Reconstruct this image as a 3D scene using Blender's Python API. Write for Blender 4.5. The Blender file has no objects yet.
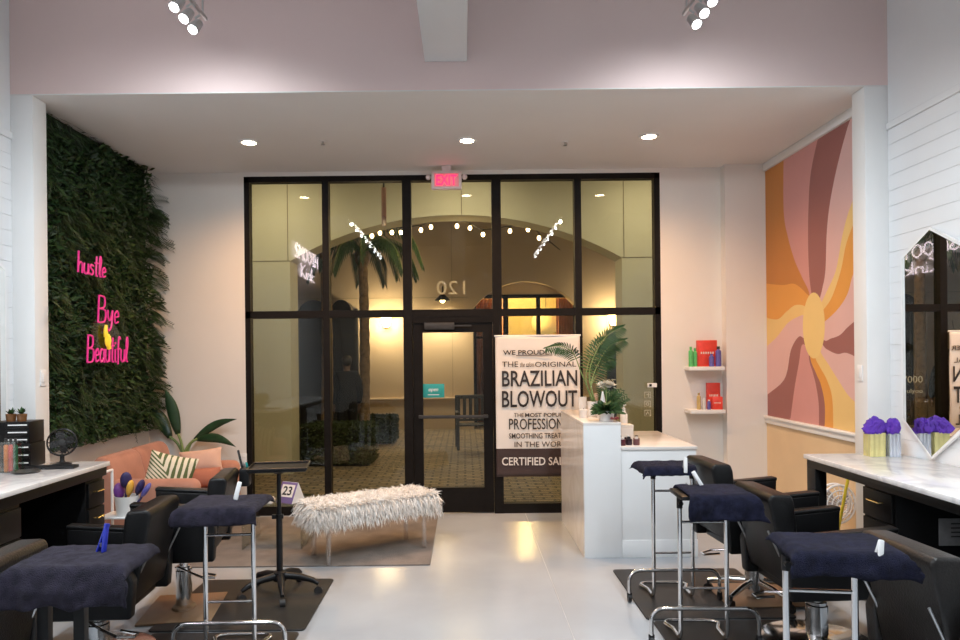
import bpy, bmesh, math, random
from mathutils import Vector, Matrix, noise as mnoise
PI = math.pi
SC = bpy.context.scene
COL = SC.collection
R = math.radians
V = Vector

# ------------------------------------------------------------------ camera numbers (960x640 photograph)
F, VPX, VPY, CAMH, ROLL = 700.0, 464.0, 356.0, 1.65, 0.0105

def ray(px, py):
    u, v = px - VPX, VPY - py
    c, s = math.cos(ROLL), math.sin(ROLL)
    return (u * c + v * s) / F, (-u * s + v * c) / F

def at(px, py, Y):
    a, b = ray(px, py)
    return V((a * Y, Y, CAMH + b * Y))

# ------------------------------------------------------------------ materials
MATS = {}

def mat(name, col, rough=0.5, metal=0.0, var=0.0, vscale=8.0, bump=0.0, bscale=40.0, spec=0.5, emit=0.0, ecol=None, coat=0.0, sheen=0.0, sss=0.0):
    m = bpy.data.materials.new(name)
    m.use_nodes = True
    nt = m.node_tree
    b = nt.nodes['Principled BSDF']
    b.inputs['Base Color'].default_value = (*col, 1)
    b.inputs['Roughness'].default_value = rough
    b.inputs['Metallic'].default_value = metal
    b.inputs['Specular IOR Level'].default_value = spec
    b.inputs['Coat Weight'].default_value = coat
    b.inputs['Sheen Weight'].default_value = sheen
    if emit:
        b.inputs['Emission Color'].default_value = (*(ecol or col), 1)
        b.inputs['Emission Strength'].default_value = emit
    tc = nt.nodes.new('ShaderNodeTexCoord')
    if var:
        n = nt.nodes.new('ShaderNodeTexNoise')
        n.inputs['Scale'].default_value = vscale
        n.inputs['Detail'].default_value = 4
        nt.links.new(tc.outputs['Object'], n.inputs['Vector'])
        r = nt.nodes.new('ShaderNodeValToRGB')
        r.color_ramp.elements[0].position = 0.3
        r.color_ramp.elements[1].position = 0.7
        r.color_ramp.elements[0].color = (*[max(0, c * (1 - var)) for c in col], 1)
        r.color_ramp.elements[1].color = (*[min(1, c * (1 + var)) for c in col], 1)
        nt.links.new(n.outputs['Fac'], r.inputs['Fac'])
        nt.links.new(r.outputs['Color'], b.inputs['Base Color'])
    if bump:
        n2 = nt.nodes.new('ShaderNodeTexNoise')
        n2.inputs['Scale'].default_value = bscale
        n2.inputs['Detail'].default_value = 3
        nt.links.new(tc.outputs['Object'], n2.inputs['Vector'])
        bp = nt.nodes.new('ShaderNodeBump')
        bp.inputs['Strength'].default_value = bump
        bp.inputs['Distance'].default_value = 0.01
        nt.links.new(n2.outputs['Fac'], bp.inputs['Height'])
        nt.links.new(bp.outputs['Normal'], b.inputs['Normal'])
    MATS[name] = m
    return m

def glass(name, tint, refl=1.0, base=0.06, rough=0.0):
    m = bpy.data.materials.new(name)
    m.use_nodes = True
    nt = m.node_tree
    nt.nodes.remove(nt.nodes['Principled BSDF'])
    out = nt.nodes['Material Output']
    tr = nt.nodes.new('ShaderNodeBsdfTransparent')
    tr.inputs['Color'].default_value = (*tint, 1)
    gl = nt.nodes.new('ShaderNodeBsdfGlossy')
    gl.inputs['Roughness'].default_value = rough
    gl.inputs['Color'].default_value = (refl, refl, refl, 1)
    lw = nt.nodes.new('ShaderNodeLayerWeight')
    lw.inputs['Blend'].default_value = 0.5
    pw = nt.nodes.new('ShaderNodeMath'); pw.operation = 'POWER'; pw.inputs[1].default_value = 5
    ml = nt.nodes.new('ShaderNodeMath'); ml.operation = 'MULTIPLY_ADD'
    ml.inputs[1].default_value = 1 - base; ml.inputs[2].default_value = base
    mx = nt.nodes.new('ShaderNodeMixShader')
    nt.links.new(lw.outputs['Facing'], pw.inputs[0])
    nt.links.new(pw.outputs[0], ml.inputs[0])
    nt.links.new(ml.outputs[0], mx.inputs['Fac'])
    nt.links.new(tr.outputs[0], mx.inputs[1])
    nt.links.new(gl.outputs[0], mx.inputs[2])
    nt.links.new(mx.outputs[0], out.inputs['Surface'])
    MATS[name] = m
    return m

def leafmat(name, cols, rough=0.5):
    m = mat(name, cols[0], rough, spec=.2)
    nt = m.node_tree
    g = nt.nodes.new('ShaderNodeNewGeometry')
    r = nt.nodes.new('ShaderNodeValToRGB')
    el = r.color_ramp.elements
    for i, c in enumerate(cols):
        p = i / max(1, len(cols) - 1)
        e = el[i] if i < 2 else el.new(p)
        e.position = p
        e.color = (*c, 1)
    nt.links.new(g.outputs['Random Per Island'], r.inputs['Fac'])
    nt.links.new(r.outputs['Color'], nt.nodes['Principled BSDF'].inputs['Base Color'])
    return m

def stone(name, base, vein, scale=1.6, rough=0.15, width=(0.47, 0.5, 0.53)):
    m = mat(name, base, rough)
    nt = m.node_tree
    b = nt.nodes['Principled BSDF']
    tc = [n for n in nt.nodes if n.type == 'TEX_COORD'][0]
    n = nt.nodes.new('ShaderNodeTexNoise')
    n.inputs['Scale'].default_value = scale
    n.inputs['Detail'].default_value = 8
    n.inputs['Distortion'].default_value = 1.6
    nt.links.new(tc.outputs['Object'], n.inputs['Vector'])
    r = nt.nodes.new('ShaderNodeValToRGB')
    el = r.color_ramp.elements
    el[0].position, el[0].color = width[0] - 0.08, (*base, 1)
    e = el.new(width[1]); e.color = (*vein, 1)
    el[-1].position, el[-1].color = width[2] + 0.06, (*base, 1)
    nt.links.new(n.outputs['Fac'], r.inputs['Fac'])
    nt.links.new(r.outputs['Color'], b.inputs['Base Color'])
    return m

M_white = mat('painted_white', (.80, .80, .79), .6, var=.02, vscale=2)
M_cream = mat('alcove_paint', (.78, .74, .69), .65, var=.02, vscale=2)
M_ceil = mat('ceiling_paint', (.74, .73, .71), .8, var=.015, vscale=2)
M_pink = mat('pink_paint', (.77, .61, .58), .7, var=.02, vscale=2)
M_ship = mat('shiplap_paint', (.80, .81, .82), .5, var=.015, vscale=3)
M_beam = mat('beam_paint', (.70, .72, .73), .6, var=.02, vscale=2)
M_black = mat('black_frame', (.008, .006, .005), .55, var=.2, vscale=20, spec=.16)
M_leather = mat('black_leather', (.005, .005, .0055), .36, bump=.2, bscale=160, var=.25, vscale=6, spec=.32)
M_leather2 = mat('worn_black_leather', (.012, .010, .009), .36, bump=.25, bscale=120, var=.5, vscale=7, spec=.42)
M_plastic = mat('black_plastic', (.008, .008, .009), .42, var=.2, vscale=12, spec=.35)
M_chrome = mat('chrome', (.78, .78, .78), .12, 1.0, var=.03, vscale=6)
M_steel = mat('brushed_steel', (.60, .60, .60), .28, 1.0, var=.06, vscale=20)
M_brass = mat('brass', (.80, .62, .28), .25, 1.0, var=.05, vscale=20)
M_navy = mat('navy_terry', (.011, .012, .030), .95, bump=1.0, bscale=260, var=.45, vscale=30, sheen=.03, spec=.15)
M_navy2 = mat('faded_navy_terry', (.024, .021, .036), .95, bump=1.0, bscale=240, var=.45, vscale=26, sheen=.05, spec=.15)
M_wood = mat('black_cabinet', (.005, .005, .0055), .40, var=.25, vscale=5, spec=.3)
M_marble = stone('white_marble', (.88, .88, .88), (.70, .70, .72), 2.2, .12)
M_marble2 = stone('desk_marble', (.80, .76, .72), (.73, .68, .63), 1.4, .18)
M_deskw = mat('white_laminate', (.80, .81, .81), .35, var=.015, vscale=3)
M_peach = mat('peach_velvet', (.42, .19, .125), .8, var=.14, vscale=5, sheen=.2, bump=.15, bscale=30)
M_tan = mat('wainscot_tan', (.74, .55, .33), .5, var=.04, vscale=3)
M_matr = mat('black_rubber_mat', (.018, .0175, .018), .5, bump=.3, bscale=200, var=.2, vscale=8)
M_rug = mat('grey_rug', (.20, .17, .15), .95, bump=.8, bscale=120, var=.28, vscale=3.5)
M_fur = leafmat('cream_fur', [(.84, .79, .73), (.92, .89, .85), (.88, .85, .81)], .8)
M_furb = mat('fur_hide', (.80, .75, .70), .9, var=.15, vscale=20)
M_acr = glass('clear_acrylic', (.88, .86, .84), 1.0, .22)
M_glass = glass('window_glass', (.84, .83, .77), 1.0, .032)
M_tglass = glass('table_glass', (.85, .88, .86), .9, .08)
M_lens = mat('lamp_lens_white', (1, .98, .95), .4, emit=26, ecol=(1, .98, .95), var=.01)
M_lensw = mat('lamp_lens_warm', (1, .85, .6), .4, emit=45, ecol=(1, .84, .60), var=.01)
M_bulb = mat('warm_bulb', (1, .8, .5), .4, emit=34, ecol=(1, .74, .36), var=.01)
M_neonp = mat('pink_neon_tube', (.55, .03, .17), .35, emit=.30, ecol=(1, .03, .32), var=.02)
M_neony = mat('yellow_neon_tube', (.85, .62, .05), .35, emit=.35, ecol=(1, .62, .02), var=.02)
M_neonw = mat('white_neon_tube', (1, .9, .95), .35, emit=11, ecol=(1, .86, .93), var=.01)
M_neonback = glass('sign_acrylic', (.80, .84, .74), .5, .10, .1)
M_green = leafmat('green_wall_leaves', [(.007, .020, .005), (.022, .050, .010), (.011, .030, .010), (.045, .085, .022), (.006, .014, .006), (.09, .12, .07)], .55)
M_greenb = mat('green_wall_backing', (.010, .016, .008), .9, var=.4, vscale=30)
M_leafd = mat('dark_leaf', (.018, .055, .022), .4, var=.35, vscale=9)
M_leafp = leafmat('palm_leaf', [(.022, .060, .018), (.045, .10, .03), (.03, .07, .03)], .5)
M_hedge = leafmat('hedge_leaf', [(.018, .028, .010), (.035, .05, .018), (.05, .07, .025)], .6)
M_hedgeb = mat('hedge_core', (.015, .018, .010), .9, var=.4, vscale=25)
M_stem = mat('green_stem', (.20, .28, .09), .5, var=.2, vscale=12)
M_bark = mat('palm_bark', (.22, .15, .085), .9, bump=1, bscale=35, var=.4, vscale=14)
M_pot = mat('white_ceramic', (.80, .79, .77), .3, var=.02, vscale=8)
M_paper = mat('cream_paper', (.78, .70, .62), .7, var=.04, vscale=9)
M_red = mat('red_print', (.72, .055, .035), .45, var=.12, vscale=18)
M_grn = mat('green_bottle', (.12, .50, .16), .3, var=.1, vscale=30)
M_blu = mat('violet_bottle', (.12, .11, .38), .35, var=.15, vscale=30)
M_wht = mat('white_plastic', (.82, .82, .82), .35, var=.02, vscale=10)
M_blue = mat('blue_clip', (.015, .03, .38), .3, var=.1, vscale=20)
M_gold = mat('gold_foil', (.72, .66, .30), .28, .55, var=.15, vscale=9)
M_silv = mat('silver_foil', (.62, .66, .74), .25, .7, var=.15, vscale=9)
M_purp = mat('purple_tissue', (.085, .02, .34), .7, var=.2, vscale=20)
M_purple = mat('purple_bristle', (.14, .03, .22), .6, var=.2, vscale=40)
M_navyp = mat('navy_bristle', (.03, .022, .10), .6, var=.2, vscale=40)
M_yell = mat('amber_plastic', (.72, .40, .06), .35, var=.1, vscale=12)
M_handle = mat('yellow_handle', (.80, .62, .04), .4, var=.05, vscale=10)
M_orange = mat('orange_bottle', (.80, .22, .03), .35, var=.08, vscale=20)
M_amber = mat('amber_glass_pot', (.16, .07, .025), .25, var=.3, vscale=20)
M_banner = mat('banner_cloth', (.78, .72, .66), .8, bump=.25, bscale=6, var=.03, vscale=5)
M_ink = mat('black_ink', (.022, .017, .016), .6, var=.1, vscale=10)
M_inkb = mat('dark_band_ink', (.050, .028, .025), .6, var=.1, vscale=10)
M_cast = mat('dark_metal', (.03, .028, .027), .5, var=.2, vscale=20)
M_flow = leafmat('white_petal', [(.85, .82, .74), (.78, .74, .64)], .6)
M_rose = leafmat('rose_petal', [(.50, .05, .07), (.70, .32, .30), (.60, .15, .16)], .6)
M_skin = mat('skin', (.16, .095, .06), .6, var=.05, vscale=12)
M_cloth = mat('black_clothing', (.006, .006, .009), .85, var=.3, vscale=12)
M_stucco = mat('stucco_olive', (.60, .58, .45), .85, bump=.2, bscale=60, var=.03, vscale=1.4)
M_stucco2 = mat('stucco_tan', (.60, .465, .315), .85, bump=.2, bscale=60, var=.04, vscale=1.2)
M_darkwall = mat('dark_blue_paint', (.012, .013, .016), .4, var=.2, vscale=3)
M_curt = mat('brown_curtain', (.40, .14, .09), .7, var=.25, vscale=4)
M_yellowall = mat('lit_shop_wall', (.62, .52, .26), .8, var=.1, vscale=2)
M_teal = mat('teal_card', (.02, .30, .29), .5, var=.08, vscale=20)
M_warmrefl = mat('plate_warm_reflection', (.27, .17, .10), .32, var=.25, vscale=3)  # warm reflection in polished chrome plates, painted in as brown
M_grey = mat('grey_plate', (.22, .22, .22), .5, var=.12, vscale=30)
M_exit = mat('exit_red', (.95, .03, .10), .4, emit=2.2, ecol=(1, .015, .085), var=.02)
M_exitb = mat('exit_housing', (.75, .62, .60), .4, var=.03, vscale=20)
M_decal = mat('frosted_vinyl', (.72, .68, .56), .7, var=.02, vscale=20)
M_bloom = mat('cream_plaster', (.82, .76, .70), .6, var=.04, vscale=9)

# polished concrete floor
M_floor = mat('polished_concrete', (.56, .565, .57), .2, var=.0)
def _floor():
    nt = M_floor.node_tree
    b = nt.nodes['Principled BSDF']
    tc = [n for n in nt.nodes if n.type == 'TEX_COORD'][0]
    n = nt.nodes.new('ShaderNodeTexNoise'); n.inputs['Scale'].default_value = 1.1; n.inputs['Detail'].default_value = 5; n.inputs['Distortion'].default_value = .2
    n2 = nt.nodes.new('ShaderNodeTexNoise'); n2.inputs['Scale'].default_value = 5; n2.inputs['Detail'].default_value = 6
    r = nt.nodes.new('ShaderNodeValToRGB')
    r.color_ramp.elements[0].position, r.color_ramp.elements[0].color = .25, (.35, .372, .40, 1)
    r.color_ramp.elements[1].position, r.color_ramp.elements[1].color = .75, (.455, .48, .51, 1)
    nt.links.new(tc.outputs['Object'], n.inputs['Vector'])
    nt.links.new(tc.outputs['Object'], n2.inputs['Vector'])
    nt.links.new(n.outputs['Fac'], r.inputs['Fac'])
    nt.links.new(r.outputs['Color'], b.inputs['Base Color'])
    mr = nt.nodes.new('ShaderNodeMapRange'); mr.inputs['To Min'].default_value = .16; mr.inputs['To Max'].default_value = .24
    nt.links.new(n2.outputs['Fac'], mr.inputs['Value'])
    nt.links.new(mr.outputs['Result'], b.inputs['Roughness'])
_floor()

M_brick = mat('brick_paving', (.28, .22, .15), .8, bump=.3, bscale=60)
def _brick():
    nt = M_brick.node_tree
    b = nt.nodes['Principled BSDF']
    tc = [n for n in nt.nodes if n.type == 'TEX_COORD'][0]
    k = nt.nodes.new('ShaderNodeTexBrick')
    k.inputs['Scale'].default_value = 2.2
    k.inputs['Mortar Size'].default_value = .035
    k.inputs['Color1'].default_value = (.27, .205, .125, 1)
    k.inputs['Color2'].default_value = (.15, .115, .07, 1)
    k.inputs['Mortar'].default_value = (.05, .04, .028, 1)
    nt.links.new(tc.outputs['Object'], k.inputs['Vector'])
    nt.links.new(k.outputs['Color'], b.inputs['Base Color'])
_brick()

# palm leaf printed pillow
M_palmp = mat('palm_print', (.75, .68, .55), .85, bump=.2, bscale=200)
def _palm():
    nt = M_palmp.node_tree
    b = nt.nodes['Principled BSDF']
    tc = [n for n in nt.nodes if n.type == 'TEX_COORD'][0]
    sep = nt.nodes.new('ShaderNodeSeparateXYZ')
    nt.links.new(tc.outputs['Object'], sep.inputs[0])
    ab = nt.nodes.new('ShaderNodeMath'); ab.operation = 'ABSOLUTE'
    sh = nt.nodes.new('ShaderNodeMath'); sh.operation = 'MULTIPLY_ADD'; sh.inputs[1].default_value = .8; 
    nt.links.new(sep.outputs['Z'], sh.inputs[0]); nt.links.new(sep.outputs['X'], sh.inputs[2])
    nt.links.new(sh.outputs[0], ab.inputs[0])
    md = nt.nodes.new('ShaderNodeMath'); md.operation = 'MULTIPLY_ADD'; md.inputs[1].default_value = -1.3
    nt.links.new(ab.outputs[0], md.inputs[0]); nt.links.new(sep.outputs['Z'], md.inputs[2])
    sn = nt.nodes.new('ShaderNodeMath'); sn.operation = 'MULTIPLY'; sn.inputs[1].default_value = 100
    nt.links.new(md.outputs[0], sn.inputs[0])
    s2 = nt.nodes.new('ShaderNodeMath'); s2.operation = 'SINE'
    nt.links.new(sn.outputs[0], s2.inputs[0])
    n = nt.nodes.new('ShaderNodeTexNoise'); n.inputs['Scale'].default_value = 9
    nt.links.new(tc.outputs['Object'], n.inputs['Vector'])
    ad = nt.nodes.new('ShaderNodeMath'); ad.operation = 'MULTIPLY_ADD'; ad.inputs[1].default_value = 3.0
    nt.links.new(n.outputs['Fac'], ad.inputs[0]); nt.links.new(s2.outputs[0], ad.inputs[2])
    r = nt.nodes.new('ShaderNodeValToRGB')
    r.color_ramp.interpolation = 'CONSTANT'
    r.color_ramp.elements[0].color = (.74, .66, .50, 1)
    r.color_ramp.elements[1].position = .58; r.color_ramp.elements[1].color = (.10, .13, .045, 1)
    mr = nt.nodes.new('ShaderNodeMapRange'); mr.inputs['From Min'].default_value = .1; mr.inputs['From Max'].default_value = 2.7
    nt.links.new(ad.outputs[0], mr.inputs['Value'])
    nt.links.new(mr.outputs['Result'], r.inputs['Fac'])
    nt.links.new(r.outputs['Color'], b.inputs['Base Color'])
_palm()

# ------------------------------------------------------------------ mesh builder
class MB:
    def __init__(s):
        s.v, s.f, s.m = [], [], []

    def add(s, verts, faces, mi=0):
        k = len(s.v)
        s.v.extend(V(p) for p in verts)
        s.f.extend(tuple(k + i for i in f) for f in faces)
        s.m.extend([mi] * len(faces))
        return s

    def _bm(s, bm, mi, M=None):
        bm.verts.index_update()
        s.add([(M @ v.co if M else v.co.copy()) for v in bm.verts], [[v.index for v in f.verts] for f in bm.faces], mi)
        bm.free()
        return s

    def box(s, a, b, bev=0.0, mi=0, seg=2, M=None):
        lo = V([min(a[i], b[i]) for i in range(3)]); hi = V([max(a[i], b[i]) for i in range(3)])
        bm = bmesh.new()
        bmesh.ops.create_cube(bm, size=1.0)
        for v in bm.verts:
            v.co = V([lo[i] + (v.co[i] + .5) * (hi[i] - lo[i]) for i in range(3)])
        if bev:
            bmesh.ops.bevel(bm, geom=bm.edges[:], offset=min(bev, min(hi - lo) * .49), segments=seg, affect='EDGES', profile=.5)
        return s._bm(bm, mi, M)

    def prism(s, poly, lo, hi, axis='y', bev=0.0, mi=0, seg=2, M=None):
        """poly in the two other axes, extruded along axis from lo to hi"""
        def P(a, b, t):
            return {'x': V((t, a, b)), 'y': V((a, t, b)), 'z': V((a, b, t))}[axis]
        bm = bmesh.new()
        A = [bm.verts.new(P(a, b, lo)) for a, b in poly]
        B = [bm.verts.new(P(a, b, hi)) for a, b in poly]
        n = len(poly)
        bm.faces.new(A); bm.faces.new(B[::-1])
        for i in range(n):
            bm.faces.new((A[i], B[i], B[(i + 1) % n], A[(i + 1) % n]))
        bmesh.ops.recalc_face_normals(bm, faces=bm.faces[:])
        if bev:
            bmesh.ops.bevel(bm, geom=bm.edges[:], offset=bev, segments=seg, affect='EDGES', profile=.5)
        return s._bm(bm, mi, M)

    def tube(s, pts, r, n=10, mi=0, closed=False, M=None):
        pts = [V(p) for p in pts]
        rr = r if isinstance(r, (list, tuple)) else [r] * len(pts)
        vs, fs = [], []
        L = len(pts)
        up = None
        for i, p in enumerate(pts):
            if closed:
                t = pts[(i + 1) % L] - pts[i - 1]
            else:
                t = pts[min(i + 1, L - 1)] - pts[max(i - 1, 0)]
            t.normalize()
            if up is None:
                up = V((0, 0, 1)) if abs(t.z) < .9 else V((1, 0, 0))
            sd = t.cross(up)
            if sd.length < 1e-5:
                sd = t.orthogonal()
            sd.normalize()
            up = sd.cross(t).normalized()
            for k in range(n):
                an = 2 * PI * k / n
                vs.append(p + (sd * math.cos(an) + up * math.sin(an)) * rr[i])
        for i in range(L if closed else L - 1):
            j = (i + 1) % L
            for k in range(n):
                fs.append((i * n + k, i * n + (k + 1) % n, j * n + (k + 1) % n, j * n + k))
        if not closed:
            fs.append(tuple(range(n))[::-1]); fs.append(tuple((L - 1) * n + k for k in range(n)))
        if M: vs = [M @ v for v in vs]
        return s.add(vs, fs, mi)

    def lathe(s, prof, c=(0, 0, 0), n=24, mi=0, M=None):
        vs, fs = [], []
        c = V(c)
        for r, z in prof:
            for k in range(n):
                a = 2 * PI * k / n
                vs.append(c + V((r * math.cos(a), r * math.sin(a), z)))
        for i in range(len(prof) - 1):
            for k in range(n):
                fs.append((i * n + k, i * n + (k + 1) % n, (i + 1) * n + (k + 1) % n, (i + 1) * n + k))
        fs.append(tuple(range(n))[::-1]); fs.append(tuple((len(prof) - 1) * n + k for k in range(n)))
        if M: vs = [M @ v for v in vs]
        return s.add(vs, fs, mi)

    def ball(s, c, r, n=14, mi=0, M=None, lump=0.0, seed=0):
        c = V(c); r = V(r) if isinstance(r, (tuple, list, Vector)) else V((r, r, r))
        bm = bmesh.new()
        bmesh.ops.create_uvsphere(bm, u_segments=n, v_segments=max(6, n // 2), radius=1)
        for v in bm.verts:
            k = 1 + (lump * mnoise.noise(v.co * 2.2 + V((seed, seed * .7, 0))) if lump else 0)
            v.co = c + V((v.co.x * r.x, v.co.y * r.y, v.co.z * r.z)) * k
        return s._bm(bm, mi, M)

    def blade(s, base, tip, width, nrm, sag=0.0, mi=0, n=4, fold=.0):
        """a leaf blade of n segments from base to tip"""
        base, tip, nrm = V(base), V(tip), V(nrm)
        d = tip - base
        sd = d.cross(nrm)
        if sd.length < 1e-6: sd = d.orthogonal()
        sd.normalize()
        up = sd.cross(d).normalized()
        vs, fs = [], []
        for i in range(n + 1):
            t = i / n
            w = width * .5 * (math.sin(PI * min(1, t * .93 + .07)) ** .7)
            c = base + d * t + V((0, 0, -sag * t * t))
            if i == n: w = 0.0005
            vs += [c - sd * w + up * fold * w, c, c + sd * w + up * fold * w]
        for i in range(n):
            a = i * 3
            fs += [(a, a + 1, a + 4, a + 3), (a + 1, a + 2, a + 5, a + 4)]
        return s.add(vs, fs, mi)

    def text(s, txt, lo, w, h, M, depth=.002, mi=0, italic=0.0, bold=0.0):
        """txt fitted to a w x h box with lower left at lo (x,y), laid in the plane of M"""
        cu = bpy.data.curves.new('lettering', 'FONT')
        cu.body = txt; cu.size = 1; cu.extrude = 0; cu.shear = italic; cu.offset = bold
        cu.resolution_u = 3
        ob = bpy.data.objects.new('lettering_tmp', cu)
        COL.objects.link(ob)
        dg = bpy.context.evaluated_depsgraph_get()
        me = bpy.data.meshes.new_from_object(ob.evaluated_get(dg))
        xs = [v.co.x for v in me.vertices]; ys = [v.co.y for v in me.vertices]
        x0, x1, y0, y1 = min(xs), max(xs), min(ys), max(ys)
        bm = bmesh.new(); bm.from_mesh(me)
        g = bmesh.ops.extrude_face_region(bm, geom=bm.faces[:])
        for e in g['geom']:
            if isinstance(e, bmesh.types.BMVert): e.co.z += 1
        for v in bm.verts:
            v.co = V((lo[0] + (v.co.x - x0) / (x1 - x0) * w, lo[1] + (v.co.y - y0) / (y1 - y0) * h, v.co.z * depth))
        bmesh.ops.recalc_face_normals(bm, faces=bm.faces[:])
        s._bm(bm, mi, M)
        bpy.data.objects.remove(ob); bpy.data.curves.remove(cu); bpy.data.meshes.remove(me)
        return s

    def xf(s, M):
        s.v = [M @ v for v in s.v]
        return s

    def build(s, name, mats, parent=None, loc=None, rotz=0.0, smooth=True, ang=38):
        me = bpy.data.meshes.new(name)
        me.from_pydata([tuple(v) for v in s.v], [], s.f)
        for m in (mats if isinstance(mats, (list, tuple)) else [mats]):
            me.materials.append(m)
        me.polygons.foreach_set('material_index', s.m)
        if smooth:
            me.shade_smooth()
            me.set_sharp_from_angle(angle=R(ang))
        me.update()
        o = bpy.data.objects.new(name, me)
        COL.objects.link(o)
        if parent: o.parent = parent
        if loc is not None: o.location = loc
        o.rotation_euler.z = rotz
        return o

def tag(o, label=None, cat=None, group=None, kind=None):
    if label: o['label'] = label
    if cat: o['category'] = cat
    if group: o['group'] = group
    if kind: o['kind'] = kind
    return o

def empty(name, loc=(0, 0, 0), rz=0.0, **k):
    o = bpy.data.objects.new(name, None)
    COL.objects.link(o)
    o.empty_display_size = .1
    o.location = loc
    o.rotation_euler = (0, 0, rz)
    tag(o, **k)
    return o

def struct(name, mb, m, parent=None):
    o = mb.build(name, m, parent)
    if not parent: o['kind'] = 'structure'
    return o

def arcpts(c, r, a0, a1, n, plane='xz'):
    out = []
    for i in range(n + 1):
        a = a0 + (a1 - a0) * i / n
        p, q = r * math.cos(a), r * math.sin(a)
        out.append(V(c) + {'xz': V((p, 0, q)), 'xy': V((p, q, 0)), 'yz': V((0, p, q))}[plane])
    return out

def catmull(P, n=6):
    P = [V((*p, 0)) if len(p) == 2 else V(p) for p in P]
    out = []
    for i in range(len(P) - 1):
        a, b, c, d = P[max(i - 1, 0)], P[i], P[i + 1], P[min(i + 2, len(P) - 1)]
        for k in range(n):
            t = k / n
            out.append(.5 * ((2 * b) + (c - a) * t + (2 * a - 5 * b + 4 * c - d) * t * t + (3 * b - a - 3 * c + d) * t ** 3))
    out.append(P[-1])
    return out

# =================================================================== THE ROOM
YG = 7.37                       # glass line of the storefront
XL, XR = -3.30, 3.12
YC = 5.12                       # front of the columns and the pink bulkhead
struct('floor', MB().box((-3.6, -4.2, -.12), (3.5, 7.45, 0)), M_floor)
struct('trim_7', MB().box((.62, -4, -.001), (.626, 7.3, .0006)), mat('floor_joint', (.42, .43, .44), .5, var=.1))

def shiplap(x, d, y0, y1):
    b = MB()
    b.box((x, y0, 0), (x + d * .15, y1, 4.7))
    z = .02
    while z + .112 < 3.28:
        b.box((x - d * .004, y0, z), (x, y1, z + .1105), .0012, 0, 1)
        z += .112
    b.box((x - d * .018, y0, z), (x, y1, z + .05), .003, 0, 1)
    return b
struct('wall_left', shiplap(XL, -1, -4, YC), M_ship)
struct('wall_right', shiplap(XR, 1, -4, YC), M_ship)
struct('wall_rear', MB().box((-3.5, -4.2, 0), (3.4, -4.0, 4.7)), M_white)
struct('ceiling', MB().box((-3.5, -4.2, 4.6), (3.4, YC + .2, 4.75)), M_ceil)
struct('wall_bulkhead', MB().box((XL, YC, 3.6), (XR, YC + .15, 4.62)), M_pink)
struct('ceiling_alcove', MB().box((-3.45, YC + .003, 3.592), (3.3, 7.5, 3.72)), M_ceil)
struct('beam_overhead', MB().box((-.265, -4, 3.80), (.045, YC - .005, 4.58), .006), M_beam)
struct('column_left', MB().box((XL, YC, 0), (-3.137, YC + .17, 3.592), .004), M_white)
struct('column_right', MB().box((2.948, YC, 0), (XR, YC + .17, 3.592), .004), M_white)
struct('wall_alcove_left', MB().box((XL - .15, YC, 0), (XL, 7.5, 3.6)), M_cream)
struct('wall_alcove_right', MB().box((XR, YC, 0), (XR + .15, 7.5, 3.6)), M_cream)
WX0, WX1 = -2.285, 2.065
struct('wall_front_left', MB().box((-3.45, YG - .05, 0), (WX0, YG + .15, 3.6)), M_cream)
struct('wall_front_right', MB().box((WX1, YG - .05, 0), (3.3, YG + .15, 3.6)).box((2.70, YG - .17, 0), (XR, YG, 3.595)), M_cream)
struct('wall_front_header', MB().box((WX0, YG - .05, 3.548), (WX1, YG + .15, 3.6)), M_cream)
struct('baseboard_front', MB().box((WX1, YG - .065, 0), (2.70, YG - .05, .12), .003).box((2.70, YG - .185, 0), (XR - .02, YG - .17, .12), .003), M_white)
struct('baseboard_left', MB().box((XL, YC + .2, 0), (XL + .014, 7.3, .12), .003).box((XL, YG - .065, 0), (WX0, YG - .05, .12), .003), M_white)
# wainscot and rails of the mural wall
YM0, YM1 = 5.29, 7.2
w = MB().box((XR - .012, YM0, .12), (XR, YM1, .93))
for i in range(18):
    y = YM0 + .02 + i * .105
    pass
struct('trim_1', w, M_tan)
struct('trim_2', MB().box((XR - .035, YM0, .93), (XR, YM1, .98), .006).box((XR - .05, YM0, .98), (XR, YM1, 1.005), .006), M_white)
struct('trim_3', MB().box((XR - .03, YM0, 3.515), (XR, YM1, 3.592), .005), M_white)
struct('baseboard_right', MB().box((XR - .02, YM0, 0), (XR, YM1, .12), .003), M_white)

# ------------------------------------------------------------------- storefront
win = empty('window_1', (0, YG, 0), kind='structure')
MX = [-1.435, -.585, .353, 1.205]
fr = MB()
fr.box((WX0, -.05, 0), (WX0 + .055, .05, 3.548)); fr.box((WX1 - .06, -.05, 0), (WX1, .05, 3.548))
fr.box((WX0, -.05, 3.49), (WX1, .05, 3.548))
for i, x in enumerate(MX):
    hw = (.034, .046, .048, .036)[i]
    fr.box((x - hw, -.055, 0), (x + hw, .05, 3.49))
fr.box((WX0, -.05, 2.065), (WX1, .05, 2.14))
fr.box((WX0, -.05, 0), (MX[1], .05, .10)); fr.box((MX[2], -.05, 0), (WX1, .05, .10))
fr.build('frame', M_black, win)
edges = [WX0 + .05] + MX + [WX1 - .05]
for i in range(5):
    MB().box((edges[i], -.004, 2.13), (edges[i + 1], .004, 3.5)).build('pane', M_glass, win)
    if i != 2:
        MB().box((edges[i], -.004, .09), (edges[i + 1], .004, 2.075)).build('pane', M_glass, win)
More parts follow.
